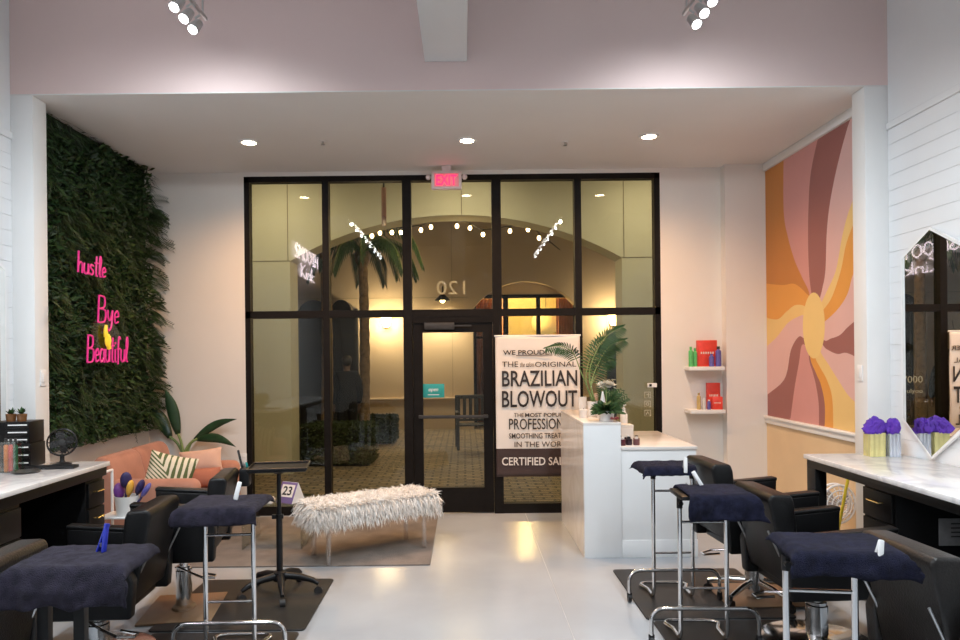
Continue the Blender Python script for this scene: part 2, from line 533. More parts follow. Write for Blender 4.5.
# door
DX0, DX1 = MX[1] + .046, MX[2] - .048
door = empty('door_1', (0, YG, 0), kind='structure')
d = MB()
d.box((DX0, -.045, 2.0), (DX1, .045, 2.065))
d.box((DX0 + .005, -.03, .01), (DX0 + .105, .03, 2.0)); d.box((DX1 - .105, -.03, .01), (DX1 - .005, .03, 2.0))
d.box((DX0 + .1, -.03, 1.90), (DX1 - .1, .03, 2.0)); d.box((DX0 + .1, -.03, .01), (DX1 - .1, .03, .27))
d.build('door_frame', M_black, door)
MB().box((DX0 + .1, -.004, .26), (DX1 - .1, .004, 1.91)).build('pane', M_glass, door)
MB().box((DX0 + .06, -.075, 1.0), (DX1 - .06, -.06, 1.035), .004).box((DX0 + .06, -.065, 1.0), (DX0 + .1, -.03, 1.035)).box((DX1 - .1, -.065, 1.0), (DX1 - .06, -.03, 1.035)).build('push_bar', M_cast, door)
MB().box((DX0 + .13, -.09, 1.93), (DX0 + .44, -.03, 2.0), .005).box((DX0 + .44, -.07, 1.96), (DX0 + .62, -.055, 1.975)).build('door_closer', M_cast, door)
# writing on the glass: the street number and the phone number read from outside
RB = Matrix.Translation((0, 0, 0)) @ Matrix.Rotation(PI, 4, 'Z') @ Matrix.Rotation(PI / 2, 4, 'X')
o = MB().text('120', (0, 0), .30, .145, RB).build('glass_number', M_decal, loc=(.02, YG + .012, 2.30))
tag(o, 'pale street number 120 stuck on the glass above the door', 'number')
mb = MB().text('7000', (.12, .12), .21, .07, RB)
MB_LOW = MB().text('oulyoo', (.12, 0), .21, .055, RB)
o = mb.build('glass_lettering', M_decal, loc=(1.72, YG + .012, 1.20))
tag(o, 'pale digits 7000 on the window pane behind the desk plants', 'lettering')
o = MB_LOW.build('glass_lettering', M_decal, loc=(1.72, YG + .012, 1.20))
tag(o, 'smaller pale lettering below the digits on the window pane behind the desk plants', 'lettering')
for i in range(3):
    x, z = 1.925, 1.22 - i * .095
    m = MB()
    m.tube([(-.03, 0, -.03), (.03, 0, -.03), (.03, 0, .03), (-.03, 0, .03)], .004, 6, closed=True)
    if i == 0: m.box((.005, -.003, -.02), (.012, .003, .02)).box((-.012, -.003, .002), (.02, .003, .008))
    if i == 1: m.tube(arcpts((0, 0, 0), .014, 0, 2 * PI * .95, 12), .003, 6)
    if i == 2: m.tube([(-.015, 0, -.015), (0, 0, .015), (.015, 0, -.015)], .004, 6)
    o = m.build('glass_icon', M_decal, loc=(x, YG - .010, z))
    tag(o, ['topmost of three pale square icons on the glass', 'middle one of three pale square icons on the glass', 'lowest of three pale square icons on the glass'][i], 'icon', 'icons on the window glass')
o = MB().box((-.045, -.03, -.022), (.05, 0, .022), .004).build('window_sensor', M_wht, loc=(1.955, YG - .055, 1.325))
tag(o, 'small white box sensor with dark window on right window jamb', 'sensor')
MB().box((-.03, -.034, -.013), (-.005, -.03, .013)).build('sensor_window', M_black, o)
# teal card on the door
card = MB().box((0, -.004, 0), (.225, 0, .145), .001).build('door_card', M_teal, loc=(-.435, YG - .006, 1.215))
tag(card, 'teal card with white writing stuck on the glass door', 'sign')
FX = Matrix.Rotation(PI / 2, 4, 'X')
MB().text('open', (.06, .055), .10, .04, Matrix.Translation((0, -.004, 0)) @ FX, .001, italic=.25).box((.05, -.0055, .028), (.17, -.004, .034)).build('card_writing', M_wht, card)

# =================================================================== LIGHT FITTINGS
def spot(name, loc, tgt, power, col, size, blend=.8, rad=.04):
    l = bpy.data.lights.new(name, 'SPOT'); l.energy = power; l.color = col; l.spot_size = R(size); l.spot_blend = blend; l.shadow_soft_size = rad
    o = bpy.data.objects.new(name, l); COL.objects.link(o); o.location = loc
    o.rotation_euler = (V(tgt) - V(loc)).to_track_quat('-Z', 'Y').to_euler()
    return o

def point(name, loc, power, col, rad=.05):
    l = bpy.data.lights.new(name, 'POINT'); l.energy = power; l.color = col; l.shadow_soft_size = rad
    o = bpy.data.objects.new(name, l); COL.objects.link(o); o.location = loc
    return o

K_CAN, K_TRK, K_OUT = 140, 25, 1.0
for i, (px, py) in enumerate(((249, 142), (467, 140), (649, 136))):
    a, b = ray(px, py)
    Y = (3.592 - CAMH) / b
    c = V((a * Y, Y, 3.592))
    t = empty('ceiling_downlight', c, label=('recessed ceiling light above the sofa side of the alcove', 'recessed ceiling light in front of the exit sign', 'recessed ceiling light towards the mural wall')[i], cat='ceiling light', group='recessed lights in the alcove ceiling')
    MB().lathe([(.062, -.002), (.062, -.010), (.085, -.012), (.092, -.001)], n=28).build('trim_ring', M_wht, t)
    MB().lathe([(.001, -.006), (.060, -.006), (.060, -.003), (.001, -.003)], n=28).build('lens', M_lensw, t)
    spot('can_lamp', c + V((0, 0, -.03)), c + V((0, .12, -3)), K_CAN, (1, .54, .235), 150, 1, .05)
for (px, py), lb in (((323, 141), 'fire sprinkler between the sofa side light and the middle light'), ((565, 142), 'fire sprinkler between the middle light and the mural side light')):
    a, b = ray(px, py)
    Y = (3.592 - CAMH) / b
    t = empty('ceiling_sprinkler', (a * Y, Y, 3.592), label=lb, cat='sprinkler', group='fire sprinklers in the alcove ceiling')
    MB().lathe([(.001, -.004), (.03, -.004), (.034, 0), (.001, 0)], n=16).build('escutcheon', M_wht, t)
    MB().tube([(0, 0, 0), (0, 0, -.03)], .007, 8).lathe([(.001, -.034), (.02, -.034), (.02, -.03), (.001, -.03)], n=12).build('nozzle', M_steel, t)

ORD = ('first', 'second', 'third', 'fourth', 'fifth', 'sixth', 'seventh', 'eighth')
for x, side in ((-1.665, 'left'), (1.467, 'right')):
    for gi, yc in enumerate((4.25, 3.72, 3.22, 2.68, 2.15, 1.55, 1.05, .60)):
        t = empty('ceiling_spot', (x, yc, 3.70), label='silver spot fixture, %s from the pink bulkhead in the %s' % (ORD[gi], 'sofa side row' if x < 0 else 'mural side row'), cat='spot light', group='spot fixtures hanging in the main room')
        q = 1 if x < 0 else -1
        MB().box((q * .035, -.21, .10), (q * .055, .21, .125), .004).build('bar', M_steel, t)
        for yy in (-.15, .15):
            MB().tube([(q * .045, yy, .12), (q * .045, yy, .9)], .006, 8).build('rod', M_steel, t)
        for k in (-1, 0, 1):
            y = k * .14
            tilt = Matrix.Translation((0, y, .03)) @ Matrix.Rotation(R(-38 if gi == 0 else 0), 4, 'X') @ Matrix.Rotation(q * R(14 if gi == 0 else 0), 4, 'Y')
            h = MB().lathe([(.012, .06), (.026, .055), (.034, 0), (.034, -.03), (.031, -.032)], n=18, M=tilt).tube([(0, y, .085), (q * .045, y, .115)], .007, 8).build('lamp_head', M_steel, t)
            MB().lathe([(.001, -.036), (.028, -.036), (.028, -.032), (.001, -.032)], n=18, M=tilt).build('lens', M_lens, h)
        spot('spot_lamp', (x, yc, 3.64), (x - q * .25, yc + (1.15 if gi == 0 else .05), 1.6), K_TRK * (2.7 if gi == 0 else 2.3), (.86, .94, 1), 168, 1, .02)

# exit sign
a = at(446.5, 181, 7.15)
ex = empty('exit_sign', (a.x, 7.15, 3.435), label='lit red exit sign hanging from the ceiling above the door', cat='sign')
MB().box((-.155, -.03, -.085), (.155, .03, .10), .012).build('housing', M_exitb, ex)
MB().box((-.05, -.02, .095), (.05, .02, .157), .004).build('bracket', M_exitb, ex)
MB().box((-.125, -.034, -.06), (.125, -.03, .075)).build('face', mat('exit_face', (.70, .30, .32), .4, emit=.25, ecol=(1, .12, .2), var=.03), ex)
MB().text('EXIT', (-.105, -.045), .21, .105, Matrix.Translation((0, -.034, 0)) @ FX, .003, bold=.02).build('lettering', M_exit, ex)
for sx in (-1, 1):
    MB().ball((sx * .185, 0, .045), (.028, .03, .03), 12).build('emergency_lamp', M_exitb, ex)

# =================================================================== GREEN WALL
random.seed(3)
GX, GY0, GY1, GZ0, GZ1 = XL, 5.31, 7.16, .96, 3.585
gw = empty('green_wall', (GX, (GY0 + GY1) / 2, GZ0), label='dark green artificial foliage panel covering the wall above the sofa', cat='green wall')
oY, oZ = (GY0 + GY1) / 2, GZ0
MB().box((.002, GY0 - oY, .01), (.05, GY1 - oY, GZ1 - oZ)).build('backing', M_greenb, gw)
lf = MB()
def thick(y, z):
    t = .10 + .05 * mnoise.noise(V((y * 2.2, z * 2.2, 1))) + .04 * mnoise.noise(V((y * 6, z * 6, 5)))
    return max(.05, t)
for i in range(15500):
    y = random.uniform(GY0, GY1 + .02); z = random.uniform(GZ0 - .03, GZ1)
    x = random.uniform(.35, 1.0) * thick(y, z)
    n1 = mnoise.noise(V((y * 2.7, z * 2.7, 9)))
    L = random.uniform(.045, .10)
    if n1 > .12:      # ferny drooping strands
        L *= 1.7; wd = .010
        dr = V((random.uniform(.1, .6), random.uniform(-.5, .5), random.uniform(-1, -.1)))
    else:
        wd = random.uniform(.018, .034)
        dr = V((random.uniform(.1, .9), random.uniform(-1, 1), random.uniform(-1, .7)))
    dr.normalize()
    p = V((x, y - oY, z - oZ)); q = p + dr * L
    q.z = max(-.02, min(q.z, 2.62))
    nm = V((1, random.uniform(-.6, .6), random.uniform(-.4, .8)))
    sd = dr.cross(nm).normalized() * wd * .5
    up = nm.normalized() * wd * .2
    m_ = p.lerp(q, .5)
    lf.add([p, m_ - sd + up, q, m_ + sd + up], [(0, 1, 2), (0, 2, 3)])
# big plumes along the free edge and scattered ferns
def frond(b, base, d, L, nleaf, ll, wd, sag, updir=V((1, 0, 0))):
    d = V(d).normalized(); base = V(base)
    for k in range(nleaf):
        t = (k + 1) / nleaf
        c = base + d * L * t + V((0, 0, -sag * t * t))
        l2 = ll * (1 - .6 * abs(t - .35))
        sdv = d.cross(updir).normalized()
        for s_ in (-1, 1):
            tip = c + (sdv * s_ * .8 + d * .75).normalized() * l2
            tip.z -= l2 * .25
            b.blade(c, tip, wd, updir, 0, 0, 2)
for i in range(85):
    z = random.uniform(GZ0 + .1, GZ1 - .3)
    bulge = 1 if mnoise.noise(V((0, z * 2.1, 3))) > -.05 else .4
    frond(lf, (random.uniform(.06, .12), GY1 - oY - .05, z - oZ), (random.uniform(.2, .7), random.uniform(.3, .9) * bulge, random.uniform(-.5, .3)), random.uniform(.14, .26) * (.5 + .5 * bulge), 12, .075, .011, .06)
for i in range(150):
    y = random.uniform(GY0 + .1, GY1 - .1); z = random.uniform(GZ0 + .1, GZ1 - .3)
    frond(lf, (thick(y, z) * .8, y - oY, z - oZ), (random.uniform(.3, .7), random.uniform(-.8, .8), random.uniform(-.9, .3)), random.uniform(.12, .24), 10, .06, .009, .07)
o = lf.build('foliage', M_green, gw, smooth=False)
o['kind'] = 'stuff'

# pink neon signs in front of the foliage: lettering reads along +Y (towards the window)
def gpt(px, py, X):
    a, b = ray(px, py)
    Y = X / a
    return V((X, Y, CAMH + b * Y))
NX = XL + .26
RZ = Matrix.Rotation(PI / 2, 4, 'Z') @ Matrix.Rotation(PI / 2, 4, 'X')   # text x -> +Y, up -> Z, faces +X
STROKES = {
 'h': (.5, [[(0, 0), (0, 1)], [(0, .3), (.15, .5), (.33, .4), (.35, 0)]]), 'u': (.5, [[(0, .5), (0, .15), (.15, 0), (.32, .12), (.35, .5)], [(.35, .5), (.38, 0)]]),
 's': (.42, [[(.3, .45), (.1, .5), (.05, .35), (.28, .2), (.2, .02), (0, .06)]]), 't': (.4, [[(.15, .95), (.13, .1), (.25, 0)], [(0, .62), (.3, .64)]]),
 'l': (.28, [[(0, .1), (.16, .7), (.1, 1), (.03, .8), (.06, .1), (.18, 0)]]), 'e': (.42, [[(0, .25), (.3, .3), (.2, .5), (.03, .35), (.08, .03), (.3, .08)]]),
 'B': (.66, [[(0, 0), (.02, 1)], [(0, 1), (.4, .95), (.4, .6), (.05, .52)], [(.05, .52), (.5, .45), (.45, .05), (0, 0)]]), 'y': (.5, [[(0, .5), (.05, .2), (.2, .12), (.35, .5)], [(.35, .5), (.3, -.1), (.1, -.3), (0, -.18)]]),
 'a': (.5, [[(.33, .45), (.1, .48), (0, .2), (.12, 0), (.33, .15)], [(.35, .5), (.36, .05), (.42, 0)]]), 'i': (.2, [[(0, .5), (.02, .05), (.1, 0)], [(0, .70), (.01, .78)]]),
 'f': (.38, [[(.3, .9), (.18, 1), (.1, .8), (.1, -.1)], [(0, .5), (.28, .52)]]), 'n': (.5, [[(0, 0), (0, .5)], [(0, .3), (.15, .5), (.33, .4), (.35, 0)]]),
 'k': (.5, [[(0, 0), (0, 1)], [(.32, .5), (.03, .25), (.35, 0)]]), 'S': (.66, [[(.48, .85), (.25, 1), (.03, .78), (.25, .52), (.5, .25), (.25, 0), (0, .15)]]),
 'M': (.85, [[(0, 0), (.05, 1), (.33, .35), (.62, 1), (.68, 0)]]), 'O': (.78, [[(.3, 0), (.02, .3), (.05, .75), (.3, 1), (.57, .75), (.6, .3), (.3, 0)]]),
 'T': (.66, [[(0, 1), (.55, 1)], [(.28, 1), (.28, 0)]]), 'H': (.72, [[(0, 0), (0, 1)], [(.5, 0), (.5, 1)], [(0, .5), (.5, .5)]]), 'K': (.66, [[(0, 0), (0, 1)], [(.5, 1), (.04, .48), (.52, 0)]])}
def neon_word(b, txt, p0, w, h, it=.25, mi=0, r=.0075, flip=1):
    M = Matrix.Translation(p0) @ RZ
    tot = sum(STROKES[c][0] for c in txt) - .12
    u = 0
    for c in txt:
        for st in STROKES[c][1]:
            P = [((u + p[0] + it * .3 * p[1]) / tot * w * flip, p[1] * h) for p in st]
            b.tube([M @ p for p in catmull(P, 5)], r, 7, mi)
        u += STROKES[c][0]
a0, a1 = gpt(78, 272, NX), gpt(105, 262, NX)
s1 = empty('neon_sign', a0, label='small pink script neon word on the foliage, highest of the pink words', cat='neon sign')
b = MB(); neon_word(b, 'hustle', V((0, 0, 0)), a1.y - a0.y, .17)
b.build('neon_word', M_neonp, s1)
b = MB()
for k in (.15, .5, .85):
    b.tube([(.0, (a1.y - a0.y) * k, .05), (-.21, (a1.y - a0.y) * k, .05)], .004, 6)
b.build('standoff', M_acr, s1)
c0, c1 = gpt(86, 366, NX), gpt(127, 366, NX)
s2 = empty('neon_sign', c0, label='large pink neon words bye beautiful on a clear panel with a yellow hand shape', cat='neon sign')
W2 = c1.y - c0.y
def zrel(px, py): return gpt(px, py, NX).z - c0.z
def yrel(px, py): return gpt(px, py, NX).y - c0.y
b = MB()
neon_word(b, 'Beautiful', V((0, .02, .03)), W2 * .98, zrel(110, 334) - .05)
b.build('neon_word', M_neonp, s2)
b = MB()
neon_word(b, 'Bye', V((0, yrel(98, 325), zrel(98, 322))), yrel(118, 310) - yrel(98, 325), zrel(108, 297) - zrel(98, 322))
b.build('neon_word', M_neonp, s2)
yc_, zc_ = yrel(108, 337), zrel(108, 337)
poly = [(yc_ + .24 * math.cos(a) * (1 + .08 * math.cos(3 * a)), zc_ + .17 * math.sin(a)) for a in [i * PI / 12 for i in range(24)]]
MB().prism(poly, -.03, -.024, 'x').build('clear_panel', M_neonback, s2)
b = MB()
b.ball((0, yc_, zc_ - .03), (.016, .05, .06), 12).tube([(0, yc_ - .03, zc_), (0, yc_ - .04, zc_ + .06), (0, yc_ - .03, zc_ + .10)], [.02, .016, .012], 8).tube([(0, yc_, zc_ - .06), (0, yc_ + .02, zc_ - .10)], .018, 8)
b.build('yellow_shape', M_neony, s2)
b = MB()
for k in (.1, .45, .9):
    b.tube([(.0, W2 * k, .08), (-.21, W2 * k, .08)], .004, 6)
b.build('standoff', M_acr, s2)
# white neon on the left wall of the main room (seen only as a reflection in window and mirror)
def mirrored_neon():
    b = MB()
    neon_word(b, 'SMOOTH', V((0, .62, .34)), 2.1, .27, .1, 0, .018, -1)
    neon_word(b, 'Kink', V((0, .14, 0)), 1.2, .27, .1, 0, .018, -1)
    return b
o = mirrored_neon().build('white_neon_sign', M_neonw, loc=(XL + .05, .55, 3.28))
tag(o, 'white neon lettering high on the left shiplap wall, seen reflected in the mirror', 'neon sign')

# =================================================================== MURAL
def mpt(px, py):
    a, b = ray(px, py)
    Y = (XR - .004) / a
    return (min(max(Y, YM0 + .01), YM1 - .005), min(max(CAMH + b * Y, 1.008), 3.512))
C0 = (814, 325)
Bd = [
 [(812, 312), (809, 292), (803, 279), (795, 261), (788, 237), (783.7, 210), (783.7, 150)],
 [(812, 300), (811.6, 294), (809.4, 276), (808.2, 245), (808.5, 210), (811, 172), (820, 130)],
 [(819, 302), (822.5, 288), (825.5, 270), (827, 230), (831, 197), (840, 155), (854, 105)],
 [(821, 304), (827, 291), (836, 270), (842.5, 235), (850, 208), (862, 180)],
 [(822, 312), (832, 297), (841, 270), (846, 245), (853.5, 224), (862, 205)],
 [(824, 322), (838, 309), (847.5, 294), (853, 275), (862, 255)],
 [(824, 340), (831, 338.5), (840, 335), (848, 327), (862, 315)],
 [(823, 345), (830, 351), (838, 354), (847, 353), (862, 360)],
 [(820, 350), (829, 365), (839, 381), (849, 396), (862, 408)],
 [(815, 355), (820, 367), (827, 380), (832.5, 400), (833.4, 440)],
 [(810, 355), (816, 373), (821, 385), (825, 407), (824, 440)],
 [(809, 355), (813, 373), (816, 385), (819, 407), (818.7, 440)],
 [(809, 345), (802, 345), (799, 363), (794, 392), (788, 440)],
 [(806, 338), (799, 336.6), (791, 350), (784, 380), (760, 399)],
 [(806, 316), (800, 316), (788, 323), (776, 338), (760, 352)],
 [(807, 308), (796, 305), (786.6, 311.6), (777, 319.4), (760, 316)],
 [(810, 299), (807, 294), (795, 284), (782, 285), (760, 283)],
]
mc = lambda n_, c: mat(n_, c, .6, var=.03, vscale=2)
MU = [mc('mural_light_pink', (.72, .46, .43)), mc('mural_pink', (.62, .30, .28)), mc('mural_rose_brown', (.33, .13, .115)), mc('mural_orange', (.74, .34, .07)), mc('mural_rust_orange', (.55, .22, .05)), mc('mural_yellow', (.80, .56, .22)), mc('mural_yellow_heart', (.82, .60, .24))]
LP, PK, RB_, OR, RU, YE, YH = range(7)
cols = [PK, RB_, LP, YE, OR, LP, RB_, LP, YE, OR, RB_, PK, RB_, LP, YE, OR, RU]
corners = {2: [(864, 100)], 8: [(864, 450)], 12: [(755, 450)], 16: [(755, 150)]}
mu = MB()
x = XR - .004
mu.box((x, YM0, 1.0055), (XR - .0006, YM1, 3.5145))
nb = len(Bd)
for i in range(nb):
    A = catmull([C0] + Bd[i]); B = catmull([C0] + Bd[(i + 1) % nb])
    pts = [(p.x, p.y) for p in A] + corners.get(i, []) + [(p.x, p.y) for p in reversed(B[1:])]
    P3 = [mpt(*p) for p in pts]
    Q = []
    for p in P3:
        if not Q or (abs(p[0] - Q[-1][0]) + abs(p[1] - Q[-1][1])) > 1e-5: Q.append(p)
    mu.add([(x - .0008, p[0], p[1]) for p in Q], [tuple(range(len(Q)))], cols[i])
ell = []
for k in range(40):
    t = 2 * PI * k / 40
    ell.append(mpt(814 + 11 * math.cos(t), 325.5 + 33 * math.sin(t)))
mu.add([(x - .0016, p[0], p[1]) for p in ell], [tuple(range(40))], YH)
o = mu.build('mural_painting', MU, smooth=False)
tag(o, 'painted mural of swirling orange, pink and yellow petals on the right alcove wall', 'mural')

# =================================================================== STATIONS
def counter(side):
    s = -1 if side == 'left' else 1
    xf, xw = (-2.555, XL + .014) if s < 0 else (2.435, XR - .014)
    Y0, Y1 = 1.7, 5.04
    top = MB().box((xf, Y0, .888), (xw, Y1, .92), .004).build('countertop', M_marble)
    tag(top, ('white marble worktop on the black station along the left shiplap wall' if s < 0 else 'white marble worktop holding the purple gift boxes on the right wall'), 'countertop')
    return xf, xw
xf, xw = counter('left')
def cabinet(x0, x1, y0, y1, z1, face, rows, label, brass=True, plate=False, grp=None):
    """drawer cabinet; face = +1 opens to +X, -1 opens to -X"""
    t = empty('drawer_cabinet', ((x0 + x1) / 2, (y0 + y1) / 2, 0), label=label, cat='cabinet')
    hx, hy = abs(x1 - x0) / 2, (y1 - y0) / 2
    MB().box((-hx, -hy, 0), (hx, hy, z1), .003).build('body', M_wood, t)
    f0 = face * hx
    zz = .08; hh = (z1 - .10) / rows
    for k in range(rows):
        dr = MB().box((f0 - face * .001, -hy + .012, zz + .006), (f0 + face * .018, hy - .012, zz + hh - .006), .003).build('drawer', M_wood, t)
        zc = zz + hh * .62
        MB().tube([(f0 + face * .018, -hy * .38, zc), (f0 + face * .045, -hy * .38, zc), (f0 + face * .045, hy * .38, zc), (f0 + face * .018, hy * .38, zc)], .006, 8).build('handle', M_brass if brass else M_steel, dr)
        zz += hh
    if plate:
        p = MB().box((.0 - .02, -hy - .006, .51), (hx - .06, -hy, .67), .003).build('grey_plate', M_grey, t)
        m = MB()
        for k, wz in enumerate((.055, .03, .05, .04)):
            m.box((.05, -hy - .0075, .635 - k * .025), (.05 + wz * 2, -hy - .006, .643 - k * .025))
        m.build('plate_marks', M_cast, p)
    return t
cabinet(-3.248, -2.60, 4.79, 5.02, .824, 1, 4, 'narrow black drawer cabinet under the far end of the marble worktop by the sofa')
cabinet(-3.248, -2.60, 3.25, 4.08, .824, 1, 4, 'wide black drawer cabinet beside the empty kneehole behind the reclined black chairs')
o = MB().box((-3.27, 1.72, .825), (-2.57, 5.02, .888), .003).box((-3.275, 1.72, 0), (-3.25, 5.02, .83)).build('station_frame', M_wood)
tag(o, 'black wooden carcass of the styling station along the left shiplap wall', 'styling station')
xf, xw = counter('right')
cabinet(2.52, 3.055, 4.10, 4.42, .831, -1, 4, 'black drawer cabinet with a grey plate on its side under the right marble worktop', plate=True)
o = MB().box((2.45, 1.72, .832), (3.09, 5.02, .888), .003).box((2.45, 4.90, 0), (2.53, 5.02, .835), .003).box((3.06, 1.72, 0), (3.09, 4.42, .835)).build('station_frame', M_wood)
tag(o, 'black wooden carcass and leg of the styling station along the right wall', 'styling station')

# mirrors
def mirror(s, yc):
    x = (XL + .013) if s < 0 else (XR - .013)
    t = empty('wall_mirror', (x - s * .004, yc, .935), R(-.4) if s > 0 else 0, label=('frameless hexagonal mirror on the left shiplap wall, only its edge in view' if s < 0 else 'tall hexagonal mirror with a thin silver edge standing on the right marble worktop'), cat='mirror')
    hw, zt, zc, zb = .315, 1.535, 1.375, .235
    hexa = [(0, 0), (hw, zb), (hw, zc), (0, zt), (-hw, zc), (-hw, zb)]
    MB().prism(hexa, 0, -s * .016, 'x').build('edge', M_wht, t)
    k = .945
    inner = [(y * k, (z - .77) * (1 - (1 - k) * .42) + .77) for y, z in hexa]
    MB().prism(inner, -s * .0162, -s * .0175, 'x').build('glass', mat('mirror_silver%d' % s, (.88, .89, .88), .0, 1.0), t)
    for lo_, hi_ in ((0, 1),):
        b = MB()
        n_ = 6
        for i in range(n_):
            p, q = hexa[i], hexa[(i + 1) % n_]; p2, q2 = inner[i], inner[(i + 1) % n_]
            b.add([(-s * .0162, *p), (-s * .0162, *q), (-s * .0166, *q2), (-s * .0166, *p2)], [(0, 1, 2, 3)])
        b.build('bevel', mat('mirror_bevel%d' % s, (.84, .86, .87), .35, .15, var=.01), t)
mirror(1, 4.63)
mirror(-1, 4.69)

# switches on the columns
for nm, x, y, z, lb, s in (('light_switch', 2.948, 5.21, 1.49, 'white switch plate on the column beside the mural', -1), ('light_switch', -3.137, 5.21, 1.52, 'white switch plate on the column beside the green wall', 1)):
    t = MB().box((0, -.035, -.06), (s * .008, .035, .06), .003).build(nm, M_wht, loc=(x, y, z)); tag(t, lb, 'switch', 'switch plates on the columns')
    MB().box((s * .008, -.012, -.03), (s * .012, .012, .03), .001).build('rocker', M_pot, t)

# =================================================================== SALON CHAIRS
def make_chair(name, loc, rz, dz, label, base='plate', leather=None, tiltback=.09, bh=.555):
    lt = leather or M_leather
    t = empty(name, (*loc, 0), rz, label=label, cat='salon chair', group='black salon chairs')
    z0 = .33 + dz
    # base
    if base == 'plate':
        MB().box((-.27, -.27, .002), (.27, .27, .016), .004).lathe([(.09, .016), (.085, .03), (.06, .045)], n=24).build('base_plate', M_warmrefl if dz > .05 else M_steel, t)
    elif base == 'round':
        MB().lathe([(.30, .002), (.30, .012), (.27, .022), (.10, .04), (.06, .05)], n=40).build('base_plate', M_chrome, t)
    else:
        MB().lathe([(.055, .07), (.06, .08), (.055, .15), (.035, .16)], n=20).build('hub', M_cast, t)
        for k in range(5):
            a = 2 * PI * k / 5
            ca, sa = math.cos(a), math.sin(a)
            lg = MB().tube([(ca * .04, sa * .04, .125), (ca * .16, sa * .16, .115), (ca * .30, sa * .30, .085)], [.024, .02, .014], 10).build('base_leg', M_chrome, t)
            MB().tube([(ca * .30 - sa * .012, sa * .30 + ca * .012, .032), (ca * .30 + sa * .012, sa * .30 - ca * .012, .032)], .031, 16).tube([(ca * .3, sa * .3, .06), (ca * .3, sa * .3, .09)], .01, 8).build('caster', M_plastic, lg)
    MB().lathe([(.060, .03), (.060, z0 - .12), (.052, z0 - .115), (.052, z0 - .10), (.034, z0 - .098), (.030, z0 - .0)], n=28).build('pump', M_chrome, t)
    MB().tube([(.03, .05, z0 - .09), (-.10, .16, z0 - .10), (-.20, .22, z0 - .115), (-.28, .20, z0 - .125), (-.28, .15, z0 - .125), (-.18, .13, z0 - .115)], .008, 8).build('pump_lever', M_chrome, t)
    MB().tube([(.20, -.14, z0 + .01), (.30, -.14, z0 - .10), (.40, -.14, z0 - .17), (.40, .14, z0 - .17), (.30, .14, z0 - .10), (.20, .14, z0 + .01)], .011, 10).build('footrest', M_chrome, t)
    # seat, arms, back
    MB().box((-.24, -.215, z0), (.25, .215, z0 + .07), .01).build('seat_shell', lt, t)
    MB().box((-.20, -.222, z0 + .065), (.29, .222, z0 + .175), .035, seg=4).build('seat', lt, t)
    for s in (-1, 1):
        y0, y1 = s * .227, s * .30
        ar = MB().prism([(-.30, z0 + .0), (.27, z0 + .0), (.285, z0 + .365), (-.255, z0 + .325), (-.315, z0 + .20)], min(y0, y1), max(y0, y1), 'y', .014, seg=3).build('arm', lt, t)
        MB().prism([(-.245, z0 + .318), (.287, z0 + .355), (.287, z0 + .382), (-.245, z0 + .345)], min(y0, y1) - .002, max(y0, y1) + .002, 'y', .010, seg=3).build('arm_pad', lt, ar)
    tb = tiltback
    zt = z0 + bh
    bk = MB().prism([(-.20, z0 + .10), (-.285, z0 + .06), (-.295 - tb, zt - .03), (-.275 - tb, zt), (-.165 - tb, zt - .004), (-.150 - tb, zt - .045)], -.223, .223, 'y', .016, seg=3).build('backrest', lt, t)
    for s in (-1, 1):
        MB().tube([(-.305, s * .20, z0 + .20), (-.355 - tb * .3, s * .205, z0 + .36)], .006, 6).build('recline_bracket', M_steel, bk)
    return t

make_chair('salon_chair', (-2.18, 2.80), R(180), .0, 'black salon chair at the left picture edge beside the black-post towel tray', 'round', M_leather2)
make_chair('salon_chair', (-2.07, 3.93), R(183), -.04, 'black salon chair with its back by the chrome towel tray and blue clip', 'round')
make_chair('salon_chair', (-1.86, 4.61), R(188), .055, 'black salon chair on a square base plate painted with a warm reflection in front of the peach sofa', 'plate', bh=.51).scale = (.84, 1, 1)
make_chair('salon_chair', (2.125, 2.88), R(3), -.015, 'black salon chair cut by the right picture edge with a worn top', 'round', M_leather2)
make_chair('salon_chair', (2.0, 4.00), R(3), .0, 'black salon chair between the two nearer towel trays at the right worktop', 'round')
make_chair('salon_chair', (1.93, 4.69), R(4), .06, 'black salon chair nearest the white reception desk, on a chrome star base', 'star')
o = MB().box((1.69, 4.50, .0125), (2.25, 4.97, .019), .003).build('floor_plate', M_warmrefl)  # square chair base shape, its peach reflection painted into the colour
tag(o, 'square plate with a painted warm reflection lying on the black mat under the chair nearest the desk', 'floor plate')

